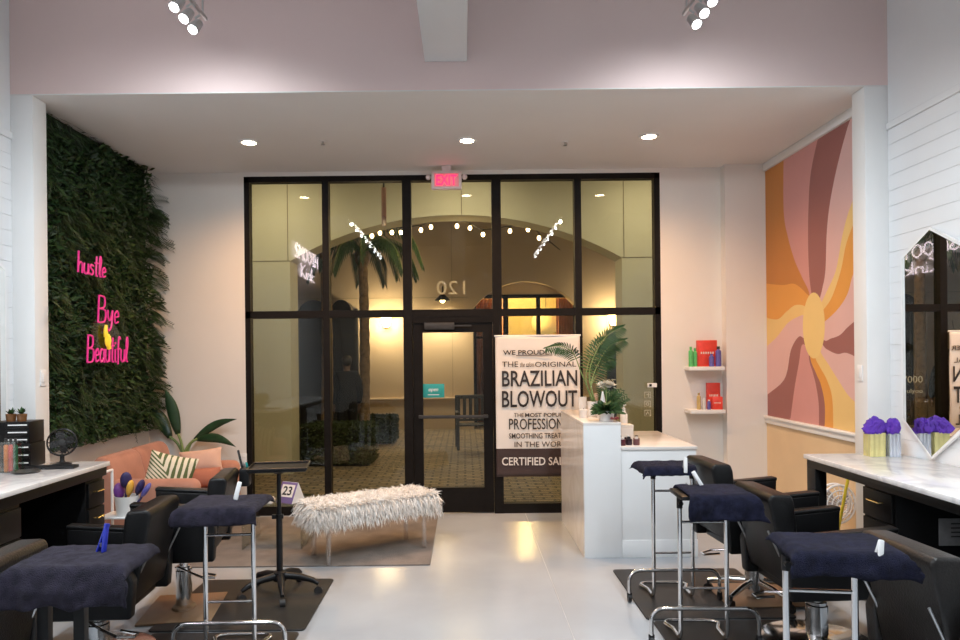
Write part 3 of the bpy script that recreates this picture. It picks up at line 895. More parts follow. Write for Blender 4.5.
# =================================================================== TOWEL TRAYS
def towel_mesh(w, d, drop, seed, th=.008, bunch=1.0):
    random.seed(seed)
    nx, ny = 40, 34
    dl, dr, df, db = drop
    b = MB()
    vs = []
    hx, hy = w / 2, d / 2
    for j in range(ny + 1):
        for i in range(nx + 1):
            s = -hx - dl + (w + dl + dr) * i / nx
            t = -hy - df * (1 + .14 * mnoise.noise(V((i * .13 + seed * 3.1, seed, 0)))) + (d + df + db) * j / ny
            ox = max(0, s - hx) if s > 0 else min(0, s + hx)
            oy = max(0, t - hy) if t > 0 else min(0, t + hy)
            ax, ay = abs(ox), abs(oy)
            x = max(-hx, min(hx, s)); y = max(-hy, min(hy, t))
            rr = .02
            wob = mnoise.noise(V((s * 9 + seed, t * 9, seed * 1.3)))
            wob2 = mnoise.noise(V((s * 22, t * 22 + seed, seed)))
            def fall(a):
                if a < rr: return rr * math.sin(a / rr * PI / 2) * .9, rr * (1 - math.cos(a / rr * PI / 2))
                return rr * .9, rr + (a - rr)
            hx_, zx = fall(ax); hy_, zy = fall(ay)
            x += math.copysign(hx_, ox) if ax else 0
            y += math.copysign(hy_, oy) if ay else 0
            z = -math.sqrt(zx * zx + zy * zy) if (ax and ay) else -(zx + zy)
            if ax and ay:
                k = min(ax, ay) * .55
                x += math.copysign(k, ox) ; y += math.copysign(k, oy)
            dd = min(1, (ax + ay) / .08)
            x += math.copysign(1, x) * dd * (.022 * wob + .012 * wob2 + .012) * (1 if ax else 0)
            y += math.copysign(1, y) * dd * (.030 * wob + .012 * wob2 + .014) * (1 if ay else 0)
            z += (.006 * wob * bunch + .003 * wob2) if not (ax or ay) else .004 * wob2
            vs.append(V((x, y, z)))
    N = (nx + 1) * (ny + 1)
    fs = []
    for j in range(ny):
        for i in range(nx):
            a = j * (nx + 1) + i
            fs.append((a, a + 1, a + nx + 2, a + nx + 1))
    b.add(vs, fs)
    return b

def towel(loc, rz, w, d, drop, seed, label, m, group='navy towels over the tool trays'):
    o = towel_mesh(w, d, drop, seed).build('towel', m, loc=loc, rotz=rz, ang=80)
    md = o.modifiers.new('thick', 'SOLIDIFY'); md.thickness = .009; md.offset = 1
    tag(o, label, 'towel', group)
    return o

def clip(loc, rz, m, label, L=.10, lean=.3):
    t = empty('towel_clip', loc, rz, label=label, cat='clip', group='clips holding the towels')
    for s in (-1, 1):
        M = Matrix.Rotation(s * .16, 4, 'X') @ Matrix.Rotation(lean, 4, 'Y')
        MB().box((-.012, s * .010 - .005, -.035), (.012, s * .010 + .005, L - .035), .005, M=M).build('jaw', m, t)
    MB().tube([(-.01, 0, .0), (.01, 0, .0)], .009, 10).build('spring', M_steel, t)
    return t

def tray_stand(loc, rz, ztop, label, sp=.26, tw=.44, td=.30, toff=(0, 0)):
    t = empty('tool_tray', (*loc, 0), rz, label=label, cat='tool tray', group='wheeled tool trays')
    MB().box((toff[0] - tw / 2, toff[1] - td / 2, ztop - .028), (toff[0] + tw / 2, toff[1] + td / 2, ztop - .004), .006).build('tray', M_plastic, t)
    for s in (-1, 1):
        x = s * sp / 2
        pts = [(x, 0, ztop - .03), (x, 0, .09)] + [V((x, .05 - .05 * math.cos(k * PI / 8), .09 - .065 * math.sin(k * PI / 8))) for k in range(1, 5)] + [(x, .16, .025), (x + s * .03, .24, .028)]
        pst = MB().tube(pts, .013, 12).build('post', M_chrome, t)
        MB().tube([(x, 0, ztop - .09), (x, 0, ztop - .03)], .017, 12).tube([(x, 0, ztop - .06), (x, -.035, ztop - .06)], .013, 10).build('knob', M_plastic, pst)
    x = sp / 2 + .03
    MB().tube([(-x, .24, .028)] + [V((-x + .06 - .06 * math.cos(k * PI / 8), .24 + .05 * math.sin(k * PI / 8), .028)) for k in range(1, 5)] + [V((x - .06 + .06 * math.sin(k * PI / 8), .24 + .05 * math.cos(k * PI / 8), .028)) for k in range(0, 5)], .0105, 10).build('foot_loop', M_chrome, t)
    MB().tube([(-sp / 2, 0, ztop - .17), (sp / 2, 0, ztop - .17)], .008, 10).build('cross_bar', M_chrome, t)
    MB().tube([(-sp / 2, 0, .32), (sp / 2, 0, .32)], .007, 10).build('cross_bar', M_chrome, t)
    hw = .30
    arch = [V((-hw, -.02, .06)), V((-hw, -.02, .14))] + [V((-hw + .07 - .07 * math.cos(k * PI / 10), -.02, .14 + .07 * math.sin(k * PI / 10))) for k in range(1, 6)]
    arch += [V((-p.x, p.y, p.z)) for p in reversed(arch)]
    ar = MB().tube(arch, .0125, 12).build('wheel_arch', M_chrome, t)
    for s in (-1, 1):
        MB().tube([(s * hw - .011, -.02, .027), (s * hw + .011, -.02, .027)], .026, 18).box((s * hw - .016, -.03, .03), (s * hw + .016, -.01, .065), .004).build('caster', M_plastic, ar)
    return t

# right side
tray_stand((1.385, 4.68), 0, .905, 'chrome tool tray with a folded navy towel in front of the white desk', tw=.29, td=.20, toff=(-.03, 0))
towel((1.345, 4.68, .910), 0, .31, .24, (.045, .0, .05, .03), 1, 'folded navy towel on the tray in front of the white desk', M_navy)
clip((1.425, 4.535, .912), 0, M_wht, 'white clip on the navy towel in front of the desk', lean=.05)
tray_stand((1.345, 3.97), R(-2), .865, 'chrome tool tray in the middle of the right row of trays', tw=.38, td=.26, toff=(.04, .02))
towel((1.405, 3.98, .870), R(-2), .33, .30, (.004, .055, .13, .03), 2, 'navy towel hanging long on the middle tray of the right row', M_navy)
clip((1.36, 4.09, .905), R(10), M_wht, 'white clip lying over the towel of the middle tray', lean=-.5)
tray_stand((1.415, 2.80), R(-8), .865, 'chrome tool tray nearest the right picture edge', tw=.34, td=.24, toff=(.08, .06))
towel((1.505, 2.85, .870), R(-8), .37, .28, (.03, .04, .085, .02), 3, 'navy towel on the tray nearest the right picture edge', M_navy)
clip((1.585, 2.69, .862), R(10), M_wht, 'white clip at the front hem of the towel at the right edge', lean=.2)
# left side
tray_stand((-1.295, 3.83), R(2), .855, 'chrome tool tray on two posts between the left black chairs', tw=.33, td=.27, toff=(-.03, .02))
towel((-1.325, 3.85, .860), R(2), .36, .32, (.025, .03, .085, .03), 4, 'navy towel with wavy hem on the chrome tray of the left row', M_navy2)
clip((-1.26, 3.86, .905), R(20), M_wht, 'white and blue clip standing on the towel of the chrome left tray', lean=.25)
# black-post tray
t = empty('tool_tray', (-1.615, 2.80, 0), R(3), label='tool tray with two square black posts at the left picture edge', cat='tool tray', group='wheeled tool trays')
MB().box((-.11, -.09, .818), (.245, .17, .844), .006).build('tray', M_plastic, t)
for s in (-1, 1):
    MB().box((s * .07 - .022, -.02, .05), (s * .07 + .022, .02, .82), .004).build('post', M_plastic, t)
MB().box((-.20, -.03, .03), (.28, .03, .07), .01).box((-.22, -.25, .035), (-.17, .25, .065), .008).box((.25, -.25, .035), (.30, .25, .065), .008).build('base', M_plastic, t)
towel((-1.55, 2.845, .850), R(3), .40, .30, (.015, .035, .14, .02), 5, 'faded navy towel over the black-post tray at the left edge', M_navy2)
clip((-1.505, 2.90, .885), R(70), M_blue, 'bright blue clip standing on the faded navy towel', L=.12, lean=.3)

# black trolley with star base
t = empty('salon_trolley', (-1.30, 4.88, 0), R(8), label='black trolley with flat tray on a star base in front of the furry bench', cat='trolley')
MB().lathe([(.045, .10), (.05, .11), (.045, .16), (.03, .17)], n=18).tube([(0, 0, .15), (0, 0, .56)], .022, 14).tube([(0, 0, .55), (0, 0, .87)], .015, 12).box((-.05, -.012, .53), (.03, .012, .56), .004).build('post', M_plastic, t)
for k in range(5):
    a = 2 * PI * k / 5 - .14
    ca, sa = math.cos(a), math.sin(a)
    lg = MB().tube([(ca * .03, sa * .03, .135), (ca * .14, sa * .14, .125), (ca * .23, sa * .23, .10), (ca * .27, sa * .27, .075)], [.026, .024, .019, .014], 10).build('leg', M_plastic, t)
    MB().tube([(ca * .27 - sa * .018, sa * .27 + ca * .018, .030), (ca * .27 + sa * .018, sa * .27 - ca * .018, .030)], .029, 16).build('caster', M_cast, lg)
tr = MB().box((-.19, -.16, .875), (.20, .16, .892), .006).tube([(-.19, -.16, .897), (.20, -.16, .897), (.20, .16, .897), (-.19, .16, .897)], .009, 8, closed=True).lathe([(.03, .845), (.07, .875)], n=14).build('tray', M_plastic, t)
hd = MB().box((-.270, .0, .76), (-.200, .11, .885), .012).tube([(-.205, .05, .87), (-.18, .05, .88)], .008, 8).build('tool_holder', M_plastic, t)
for k, (dx, dy, m, L) in enumerate(((-.250, .03, M_cast, .13), (-.225, .08, M_teal, .035), (-.24, .06, M_steel, .03))):
    o = MB().box((-.008, -.004, 0), (.008, .004, L), .003, M=Matrix.Rotation(-.22, 4, 'Y')).build('hair_tool', m, loc=t.matrix_basis @ V((dx, dy, .884)))
    tag(o, ('black comb handle sticking up from the trolley holder', 'teal tipped tool in the trolley holder', 'silver tipped tool in the trolley holder')[k], 'hair tool', 'tools in the trolley holder')

# floor mats
def rrect(x0, x1, y0, y1, r, n=5):
    out = []
    for cx, cy, a in ((x1 - r, y1 - r, 0), (x0 + r, y1 - r, PI / 2), (x0 + r, y0 + r, PI), (x1 - r, y0 + r, 1.5 * PI)):
        for k in range(n + 1):
            out.append((cx + r * math.cos(a + k * PI / 2 / n), cy + r * math.sin(a + k * PI / 2 / n)))
    return out
for (x0, x1, y0, y1, lb) in ((1.115, 2.05, 4.33, 5.34, 'black floor mat beside the white desk'), (1.14, 2.05, 3.1, 4.30, 'black floor mat under the middle right chair'), (-1.93, -.98, 4.22, 5.19, 'black floor mat under the trolley star base'), (-1.88, -1.0, 3.0, 4.19, 'black floor mat under the chrome left tray')):
    o = MB().prism(rrect(x0, x1, y0, y1, .03), .0005, .012, 'z', .003, seg=1).build('floor_mat', M_matr)
    tag(o, lb, 'floor mat', 'black anti-fatigue mats')

# =================================================================== SOFA CORNER
def pillow(w, h, th, n=18):
    b = MB(); vs = []; fs = []
    for sgn in (1, -1):
        k = len(vs)
        for j in range(n + 1):
            for i in range(n + 1):
                u, v_ = -1 + 2 * i / n, -1 + 2 * j / n
                e = max(0, (1 - abs(u) ** 2.4)) ** .55 * max(0, (1 - abs(v_) ** 2.4)) ** .55
                pin = 1 - .07 * (1 - abs(u) ** 2) * abs(v_) ** 3 
                pin2 = 1 - .07 * (1 - abs(v_) ** 2) * abs(u) ** 3
                vs.append(V((u * w / 2 * pin2, sgn * th / 2 * e, v_ * h / 2 * pin)))
        for j in range(n):
            for i in range(n):
                a = k + j * (n + 1) + i
                q = (a, a + 1, a + n + 2, a + n + 1)
                fs.append(q if sgn < 0 else q[::-1])
    b.add(vs, fs)
    return b
SY0, SY1 = 5.84, 7.03
sf = empty('sofa', (-2.68, (SY0 + SY1) / 2, 0), label='peach velvet sofa with rounded back under the green wall', cat='sofa')
hy = (SY1 - SY0) / 2
MB().box((-.44, -hy, .10), (.44, hy, .30), .04, seg=4).build('base', M_peach, sf)
for s in (-1, 1):
    MB().box((-.30, s * .005 if s > 0 else -hy + .15, .29), (.46, hy - .15 if s > 0 else -.005, .44), .05, seg=5).build('seat_cushion', M_peach, sf)
    y0, y1 = (.0, hy) if s > 0 else (-hy, .0)
    MB().prism([(-.47, .28), (-.20, .28), (-.24, .60), (-.29, .80), (-.36, .845), (-.44, .82), (-.47, .72)], y0 + .004, y1 - .004, 'y', .05, seg=4).build('back_cushion', M_peach, sf)
    ya, yb = (hy - .15, hy) if s > 0 else (-hy, -hy + .15)
    MB().box((-.44, ya, .12), (.44, yb, .64), .07, seg=6).build('arm', M_peach, sf)
for sx in (-1, 1):
    for sy in (-1, 1):
        MB().tube([(sx * .36, sy * (hy - .08), .12), (sx * .37, sy * (hy - .07), .013)], [.022, .014], 10).build('leg', M_brass, sf)
def put_pillow(name, w, h, th, c, rx, ry, rz, m, label):
    o = pillow(w, h, th).build(name, m, ang=180)
    o.location = c; o.rotation_euler = (rx, ry, rz)
    tag(o, label, 'cushion')
    return o
put_pillow('throw_pillow', .40, .40, .14, at(169, 477, 6.04), R(-14), R(14), R(12), M_palmp, 'square cream cushion with dark palm leaf print on the sofa')
put_pillow('throw_pillow', .40, .22, .12, at(201, 461, 6.70), R(-12), R(-6), R(6), mat('blush_cloth', (.68, .42, .31), .85, var=.06, vscale=8, bump=.2, bscale=180), 'pale blush lumbar cushion lying against the far sofa arm')
put_pillow('throw_pillow', .38, .19, .13, at(200, 478, 6.58), R(-14), R(-2), R(4), mat('terracotta_cloth', (.42, .15, .09), .85, var=.1, vscale=8, bump=.2, bscale=180), 'terracotta cushion below the pale lumbar cushion')

# rug, table, bench
o = MB().box((-2.30, 5.52, .0005), (-.285, 7.22, .012), .004).build('area_rug', M_rug)
tag(o, 'worn grey brown area rug under the furry bench', 'rug')
tb = empty('side_table', (-1.66, 6.24, .012), label='low clear side table beside the furry bench with a calendar on it', cat='table')
MB().box((-.26, -.25, .365), (.26, .25, .38), .004).build('table_top', M_tglass, tb)
MB().box((-.26, -.25, 0), (-.245, .25, .365), .003).build('side', M_tglass, tb)
MB().box((.245, -.25, 0), (.26, .25, .365), .003).build('side', M_tglass, tb)
c = empty('desk_calendar', (-1.53, 6.13, .393), R(-28), label='small purple and white tent calendar reading 23 on the clear table', cat='calendar')
MB().prism([(-.085, 0), (.085, 0), (0, .17)], -.09, .09, 'x').xf(Matrix.Identity(4)).build('stand', M_wht, c)
Mc = Matrix.Rotation(math.atan2(.085, .17), 4, 'X').inverted()
b = MB().box((-.088, -.003, .0), (.088, 0, .188), .001)
b.xf(Matrix.Translation((0, -.0865, 0)) @ Matrix.Rotation(-math.atan2(.085, .17), 4, 'X'))
pg = b.build('page', mat('purple_page', (.16, .10, .24), .6, var=.05), c)
b = MB().box((-.07, -.0045, .055), (.07, -.003, .165)); b.text('23', (-.05, .07), .10, .08, Matrix.Translation((0, -.0045, 0)) @ FX, .0012, 1, 0, .02)
b.xf(Matrix.Translation((0, -.0865, 0)) @ Matrix.Rotation(-math.atan2(.085, .17), 4, 'X'))
b.build('page_print', [M_paper, M_ink], pg)
o = MB().box((-.09, -.06, 0), (.09, .06, .03), .004).box((-.07, -.05, .03), (.08, .05, .042), .003).build('card_stack', M_paper, loc=(-1.76, 6.10, .393))
tag(o, 'little stack of cream cards on the clear side table', 'cards')

random.seed(11)
bang = math.atan2(.46, .72)
bn = empty('fur_bench', (-.81, 5.90, .012), bang, label='white shaggy fur bench on clear acrylic legs standing on the rug', cat='bench')
HL, HW = .565, .215
MB().box((-HL + .03, -HW + .03, .35), (HL - .03, HW - .03, .46), .04, seg=4).build('seat', M_furb, bn)
for sx in (-1, 1):
    for sy in (-1, 1):
        MB().tube([(sx * .43, sy * .165, .36), (sx * .43, sy * .165, 0)], .021, 16).build('leg', M_acr, bn)
fu = MB()
def strand(p, d, L, w, curl):
    d = d.normalized(); sd = d.cross(V((random.uniform(-1, 1), random.uniform(-1, 1), random.uniform(-1, 1)))).normalized()
    vs = []
    for k, t in enumerate((0, .4, .75, 1)):
        c_ = p + d * L * t + curl * t * t
        c_.z -= L * .35 * t * t
        ww = w * (1, .9, .6, .08)[k] * .5
        vs += [c_ - sd * ww, c_ + sd * ww]
    fu.add(vs, [(0, 1, 3, 2), (2, 3, 5, 4), (4, 5, 7, 6)])
for i in range(11000):
    if random.random() < .5:
        x_, y_ = random.uniform(-HL, HL), random.uniform(-HW, HW)
        p = V((x_ * .95, y_ * .9, .455)); d_ = V((random.uniform(-.8, .8) + x_ * .5, random.uniform(-.8, .8) + y_ * 2, random.uniform(.25, .8)))
        strand(p, d_, random.uniform(.045, .075), .008, V((random.uniform(-.02, .02), random.uniform(-.02, .02), 0)))
    else:
        per = random.uniform(0, 4 * (HL + HW))
        if per < 2 * HL: p, nn = V((per - HL, -HW, 0)), V((0, -1, 0))
        elif per < 2 * HL + 2 * HW: p, nn = V((HL, per - 2 * HL - HW, 0)), V((1, 0, 0))
        elif per < 4 * HL + 2 * HW: p, nn = V((per - 3 * HL - 2 * HW, HW, 0)), V((0, 1, 0))
        else: p, nn = V((-HL, per - 4 * HL - 3 * HW, 0)), V((-1, 0, 0))
        p = p - nn * .035; p.z = random.uniform(.34, .455)
        d_ = nn * random.uniform(.4, 1) + V((random.uniform(-.5, .5), random.uniform(-.5, .5), random.uniform(-1.0, .1)))
        strand(p, d_, random.uniform(.05, .09), .008, V((0, 0, -.015)))
o = fu.build('fur', M_fur, bn, ang=180); o['kind'] = 'stuff'

# big leaf plant in the corner
pl = empty('strelitzia_plant', (at(183, 456, 7.18).x, 7.19, .0), label='tall plant with four big dark paddle leaves in the sofa corner', cat='plant')
bx = pl.location.x
MB().lathe([(.001, 0), (.09, 0), (.10, .02), (.12, .62), (.11, .63), (.105, .60), (.001, .60)], n=28).build('pot', M_cast, pl)
MB().lathe([(.001, .60), (.104, .60), (.104, .605), (.001, .605)], n=20).build('soil', M_hedgeb, pl)
def paddle(tip, base, w, name='leaf'):
    """stalk from the pot to base, then a wide blade to tip"""
    b = MB()
    loc = V(pl.location)
    B0 = base - loc; T = tip - loc
    d_ = (T - B0)
    s0 = V((random.uniform(-.03, .03), random.uniform(-.02, .02), .605))
    b.tube(catmull([s0, s0.lerp(B0, .5) + V((0, 0, .05)), B0], 5), .011, 8, 1)
    n_ = 12
    sd = d_.cross(V((.25, -1, .2))).normalized()
    nr = sd.cross(d_).normalized()
    vs = []
    for i in range(n_ + 1):
        t = i / n_
        wd = w * .5 * math.sin(PI * (t * .9 + .1) ** .85) if i < n_ else .001
        c_ = B0 + d_ * t + V((0, 0, .05 * math.sin(PI * t)))
        for k in (-1, -.5, 0, .5, 1):
            vs.append(c_ + sd * wd * k + nr * (-.25 * wd * abs(k) + .004 * math.sin(t * 40) * abs(k)))
    fs = []
    for i in range(n_):
        for k in range(4):
            a = i * 5 + k
            fs.append((a, a + 1, a + 6, a + 5))
    b.add(vs, fs, 0)
    o = b.build(name, [M_leafd, M_stem], pl, ang=80)
    md = o.modifiers.new('thick', 'SOLIDIFY'); md.thickness = .003
random.seed(5)
paddle(at(165, 389, 7.16), at(178, 434, 7.20), .115)
paddle(at(147, 405, 7.29), at(170, 437, 7.24), .125)
paddle(at(237, 419, 7.14), at(194, 440, 7.22), .085)
paddle(at(236, 447, 7.08), at(197, 439, 7.20), .095)
# little bushy plant behind the sofa arm
sb = empty('bushy_plant', (at(166, 455, 7.18).x - .09, 7.19, 0), label='low dark bushy plant behind the far sofa arm', cat='plant')
MB().lathe([(.001, 0), (.08, 0), (.10, .6), (.001, .6)], n=20).build('pot', M_cast, sb)
b = MB()
for i in range(150):
    a_, e_ = random.uniform(0, 2 * PI), random.uniform(.1, 1.4)
    d_ = V((math.cos(a_) * math.cos(e_), math.sin(a_) * math.cos(e_) * .7 , math.sin(e_)))
    p = V((0, 0, .60)) + d_ * random.uniform(.02, .10)
    b.blade(p, p + d_ * .07, .03, V((0, -1, .6)), .01)
b.build('foliage', M_green, sb)

# outlet on the wall behind the plant
o = MB().box((-.035, -.008, -.058), (.035, 0, .058), .003).build('wall_outlet', M_wht, loc=(at(243, 459, 7.3).x, YG - .05, at(243, 459, 7.3).z))
tag(o, 'white wall outlet plate beside the window frame', 'outlet')
MB().box((-.014, -.011, .01), (.014, -.008, .035), .002).box((-.014, -.011, -.035), (.014, -.008, -.01), .002).build('socket', M_pot, o)

# =================================================================== RECEPTION DESK
dk = empty('reception_desk', (.966, 5.68, 0), label='white L-shaped reception desk with veined marble top and a low side', cat='reception desk')
MB().box((0, 0, 0), (.30, 1.32, 1.075), .003).build('tall_unit', M_deskw, dk)
MB().box((-.004, 0, 1.075), (.302, 1.33, 1.098), .002).build('tall_top', M_marble2, dk)
MB().box((-.006, .002, .002), (-.0005, 1.318, 1.074)).build('side_panel', M_marble2, dk)
MB().box((.302, .012, .0), (.912, 1.16, .872), .003).build('low_unit', M_deskw, dk)
MB().box((.302, .0, .872), (.92, 1.17, .898), .003).build('low_top', M_marble2, dk)
MB().box((.302, .002, 0), (.918, .011, .14), .002).build('toe_board', M_deskw, dk)
DT = 1.0985
def onDesk(px, py, Y): return at(px, py, Y)
# items on the tall top
t = empty('card_holder', (1.085, 6.42, DT), R(-5), label='clear upright card holder beside the white plant pot on the desk', cat='card holder')
MB().box((-.035, -.02, 0), (.035, .02, .012), .002).build('foot', M_acr, t)
MB().box((-.035, -.003, .012), (.035, .003, .165), .001).build('card', M_paper, t)
o = MB().lathe([(.001, 0), (.036, 0), (.038, .004), (.038, .07), (.034, .072), (.001, .072)], n=24).build('candle_jar', M_bloom, loc=(1.045, 6.15, DT))
tag(o, 'small cream candle jar at the corner of the tall desk top', 'candle')
MB().tube([(0, 0, .072), (0, .002, .084)], .0018, 6).build('wick', M_ink, o)
# palm in pot
pp = empty('parlor_palm', (1.165, 6.30, DT), label='parlor palm with thin arching fronds in a white pot on the desk', cat='plant')
MB().lathe([(.001, 0), (.05, 0), (.056, .005), (.060, .13), (.054, .132), (.052, .115), (.001, .115)], n=28).build('pot', M_pot, pp)
MB().lathe([(.001, .114), (.052, .114), (.052, .118), (.001, .118)], n=18).build('soil', M_hedgeb, pp)
def palm_frond(path, L, wd, name, parent, m=(M_leafp, M_stem), start=.35, n=16, r=.006, hang=.22, nrm=None, ax=V((0, 0, 1))):
    b = MB()
    P = catmull(path, 8)
    b.tube(P, [r * (1 - .7 * i / len(P)) for i in range(len(P))], 7, 1)
    N = len(P)
    for k in range(n):
        t = start + (1 - start) * k / (n - 1)
        i = min(N - 2, int(t * (N - 1)))
        c_ = P[i]; tg = (P[i + 1] - P[i]).normalized()
        sd = tg.cross(ax)
        if sd.length < .1: sd = tg.cross(V((0, 1, 0)))
        sd.normalize()
        q = (t - start) / (1 - start)
        l2 = L * (.55 + .9 * q - 1.15 * q * q)
        for s_ in (-1, 1):
            d_ = (sd * s_ * (1 - .45 * q) + tg * (.55 + .5 * q) + V((0, 0, -hang))).normalized()
            b.blade(c_, c_ + d_ * l2, wd, nrm or (V((0, 0, 1)) + tg * .2), l2 * .25, 0, 3)
    b.build(name, list(m), parent)
o0 = V(pp.location)
def rel(px, py, Y): return at(px, py, Y) - o0
NF = V((0, -1, .35))
for path, L, wd, n_, st in (
    ([(0, 0, .115), rel(581, 372, 6.30), rel(573, 353, 6.25), rel(560, 346, 6.2), rel(546, 348, 6.1)], .13, .013, 22, .42),
    ([(.01, 0, .115), rel(589, 375, 6.30), rel(597, 350, 6.32), rel(608, 335, 6.3), rel(622, 327, 6.25)], .17, .015, 26, .42),
    ([(.01, .01, .115), rel(591, 385, 6.34), rel(599, 362, 6.4), rel(610, 346, 6.4), rel(624, 340, 6.35)], .17, .015, 24, .38),
    ([(-.01, .01, .115), rel(586, 380, 6.36), rel(590, 358, 6.42), rel(597, 345, 6.45), rel(606, 338, 6.4)], .16, .014, 22, .38),
    ([(.02, 0, .115), rel(591, 388, 6.36), rel(598, 372, 6.42), rel(605, 362, 6.45), rel(614, 360, 6.4)], .15, .014, 20, .36),
    ([(.02, .02, .115), rel(590, 380, 6.40), rel(594, 362, 6.46), rel(602, 352, 6.5), rel(612, 350, 6.5)], .16, .014, 20, .36)):
    palm_frond(path, L, wd, 'frond', pp, n=n_, start=st, hang=.30, nrm=NF, ax=V((.25, 1, 0)))
o = MB().lathe([(.001, 0), (.03, 0), (.034, .02), (.03, .05), (.018, .07), (.02, .10), (.026, .12), (.018, .14), (.001, .145)], n=20).build('figurine', mat('tan_plaster', (.55, .34, .22), .6, var=.1, vscale=20), loc=(1.215, 6.46, DT))
o.scale = (1.35, 1.35, 1.35)
tag(o, 'small tan figurine between the palm pot and the white flowers', 'figurine')
# white flower arrangement
fa = empty('flower_pot', (1.175, 5.80, DT), label='white pot with spreading greenery and white blooms at the desk front', cat='flowers')
MB().lathe([(.001, 0), (.052, 0), (.056, .004), (.066, .085), (.060, .087), (.058, .075), (.001, .075)], n=28).build('pot', M_pot, fa)
b = MB()
random.seed(21)
for i in range(220):
    a_ = random.uniform(0, 2 * PI); e_ = random.uniform(-.35, 1.1)
    d_ = V((math.cos(a_) * math.cos(e_), math.sin(a_) * math.cos(e_), math.sin(e_) * .7))
    p = V((0, 0, .085)) + d_ * random.uniform(.01, .06); p.z = max(p.z, .086)
    q_ = p + d_ * random.uniform(.06, .12); q_.z = max(q_.z, .025)
    b.blade(p, q_, .026, V((0, -.8, .6)), .01)
b.build('greenery', M_leafp, fa)
b = MB()
for i in range(130):
    a_ = random.uniform(0, 2 * PI); e_ = random.uniform(-.4, 1.4)
    d_ = V((math.cos(a_) * math.cos(e_), math.sin(a_) * math.cos(e_), math.sin(e_)))
    c_ = V((.0, 0, .285)); c_.x += random.uniform(-.055, .055); c_.z += .015 * math.cos(c_.x * 30)
    b.blade(c_ + d_ * .012, c_ + d_ * random.uniform(.034, .05), .030, V((0, 0, 1)) + d_, .004, 0, 3)
b.build('bloom', M_flow, fa)
MB().tube([(0, 0, .08), (.0, 0, .28)], .004, 6).build('stem', M_stem, fa)
o = MB().lathe([(.001, 0), (.052, 0), (.052, .006), (.006, .235), (.001, .237)], n=24).build('paper_cone', M_wht, loc=(1.185, 6.0, DT))
tag(o, 'white pointed cone standing just behind the flower pot', 'cone')
# dark bushy plant on the floor behind the desk
bp = empty('leafy_plant', (1.215, 6.12, DT), label='dense fern in a low white bowl behind the white cone on the desk', cat='plant')
MB().lathe([(.001, 0), (.022, 0), (.026, .05), (.001, .05)], n=18).build('bowl', M_pot, bp)
b = MB()
for i in range(44):
    a_ = random.uniform(0, 2 * PI)
    frond(b, (0, 0, .05), (math.cos(a_) * .45 + .35, math.sin(a_) * .4, random.uniform(.5, 1.3)), random.uniform(.14, .28), 10, .06, .010, .04, V((.1, -.9, .4)))
b.build('foliage', M_leafp, bp)
o = MB().lathe([(.001, 0), (.030, 0), (.033, .005), (.033, .20), (.016, .225), (.014, .25), (.016, .26), (.001, .262)], n=20).build('lotion_bottle', M_bloom, loc=(1.46, 6.42, .8985))
tag(o, 'tall cream lotion bottle on the low desk top behind the cream box', 'bottle')
MB().tube([(0, 0, .262), (0, 0, .285), (.022, 0, .287)], .005, 8).build('pump', M_wht, o)
b = MB()
for c_ in ((0, 0, .022), (-.03, .01, .02), (.02, .03, .021)):
    for i in range(26):
        a_ = random.uniform(0, 2 * PI); e_ = random.uniform(-.2, 1.4)
        d_ = V((math.cos(a_) * math.cos(e_), math.sin(a_) * math.cos(e_), math.sin(e_)))
        b.blade(V(c_) + d_ * .004, V(c_) + d_ * .021, .016, d_ + V((0, 0, .2)), .0)
o = b.build('rose_bunch', M_rose, loc=(1.235, 5.72, DT - .001))
tag(o, 'three small dark pink roses lying beside the flower pot', 'flowers')
# on the low top
LT = .8985
o = MB().box((-.055, -.06, 0), (.055, .06, .13), .004).build('tissue_box', M_paper, loc=(1.42, 6.18, LT))
tag(o, 'cream box on the low desk top against the tall part', 'box')
MB().box((-.057, -.062, .11), (.057, .062, .134), .004).build('lid', M_paper, o)
k = 0
for i, (dx, dy) in enumerate(((.335, .10), (.395, .13), (.455, .12), (.338, .22), (.41, .24), (.475, .20))):
    o = MB().lathe([(.001, 0), (.025, 0), (.027, .004), (.027, .048), (.022, .05), (.001, .05)], n=16).build('polish_jar', mat('wine_jar%d' % i, ((.10, .02, .03), (.03, .012, .02), (.16, .06, .06))[i % 3], .3, var=.1, vscale=30), loc=(.966 + dx, 5.68 + dy, LT))
    MB().lathe([(.001, .048), (.014, .048), (.014, .068), (.001, .07)], n=14).build('cap', M_cast if i % 2 else M_bloom, o)
    tag(o, ('small wine red jar against the tall part, in front', 'small black jar second from the tall part, in front', 'small dusty pink jar third from the tall part, in front', 'small wine red jar against the tall part, behind', 'small black jar in the rear of the jar group', 'small dusty pink jar farthest along the low top')[i], 'jar', 'little jars on the low desk top')

# banner
bL, bR = .325, 1.20
bZ1, bZ0 = at(497, 336, 7.25).z, at(497, 477, 7.25).z
bn_ = empty('banner', (bL, 7.25, bZ0), label='white cloth banner with bold black lettering hanging in front of the window', cat='banner')
BW, BH = bR - bL, bZ1 - bZ0
def wavy(x_, z_): return .006 * math.sin(x_ * 9 + z_ * 2) + .004 * math.sin(z_ * 11 + x_ * 3)
b = MB(); nx, nz = 30, 40
vs = []; fs = []
for j in range(nz + 1):
    for i in range(nx + 1):
        x_, z_ = BW * i / nx, BH * j / nz
        vs.append((x_, wavy(x_, z_), z_))
BANDZ = at(500, 450, 7.25).z - bZ0
fb = []
for j in range(nz):
    for i in range(nx):
        a_ = j * (nx + 1) + i
        fs.append((a_, a_ + 1, a_ + nx + 2, a_ + nx + 1))
for f in fs:
    b.add([vs[i] for i in f], [(0, 1, 2, 3)], 1 if vs[f[2]][2] < BANDZ + .02 else 0)
o = b.build('cloth', [M_banner, M_inkb], bn_, ang=180)
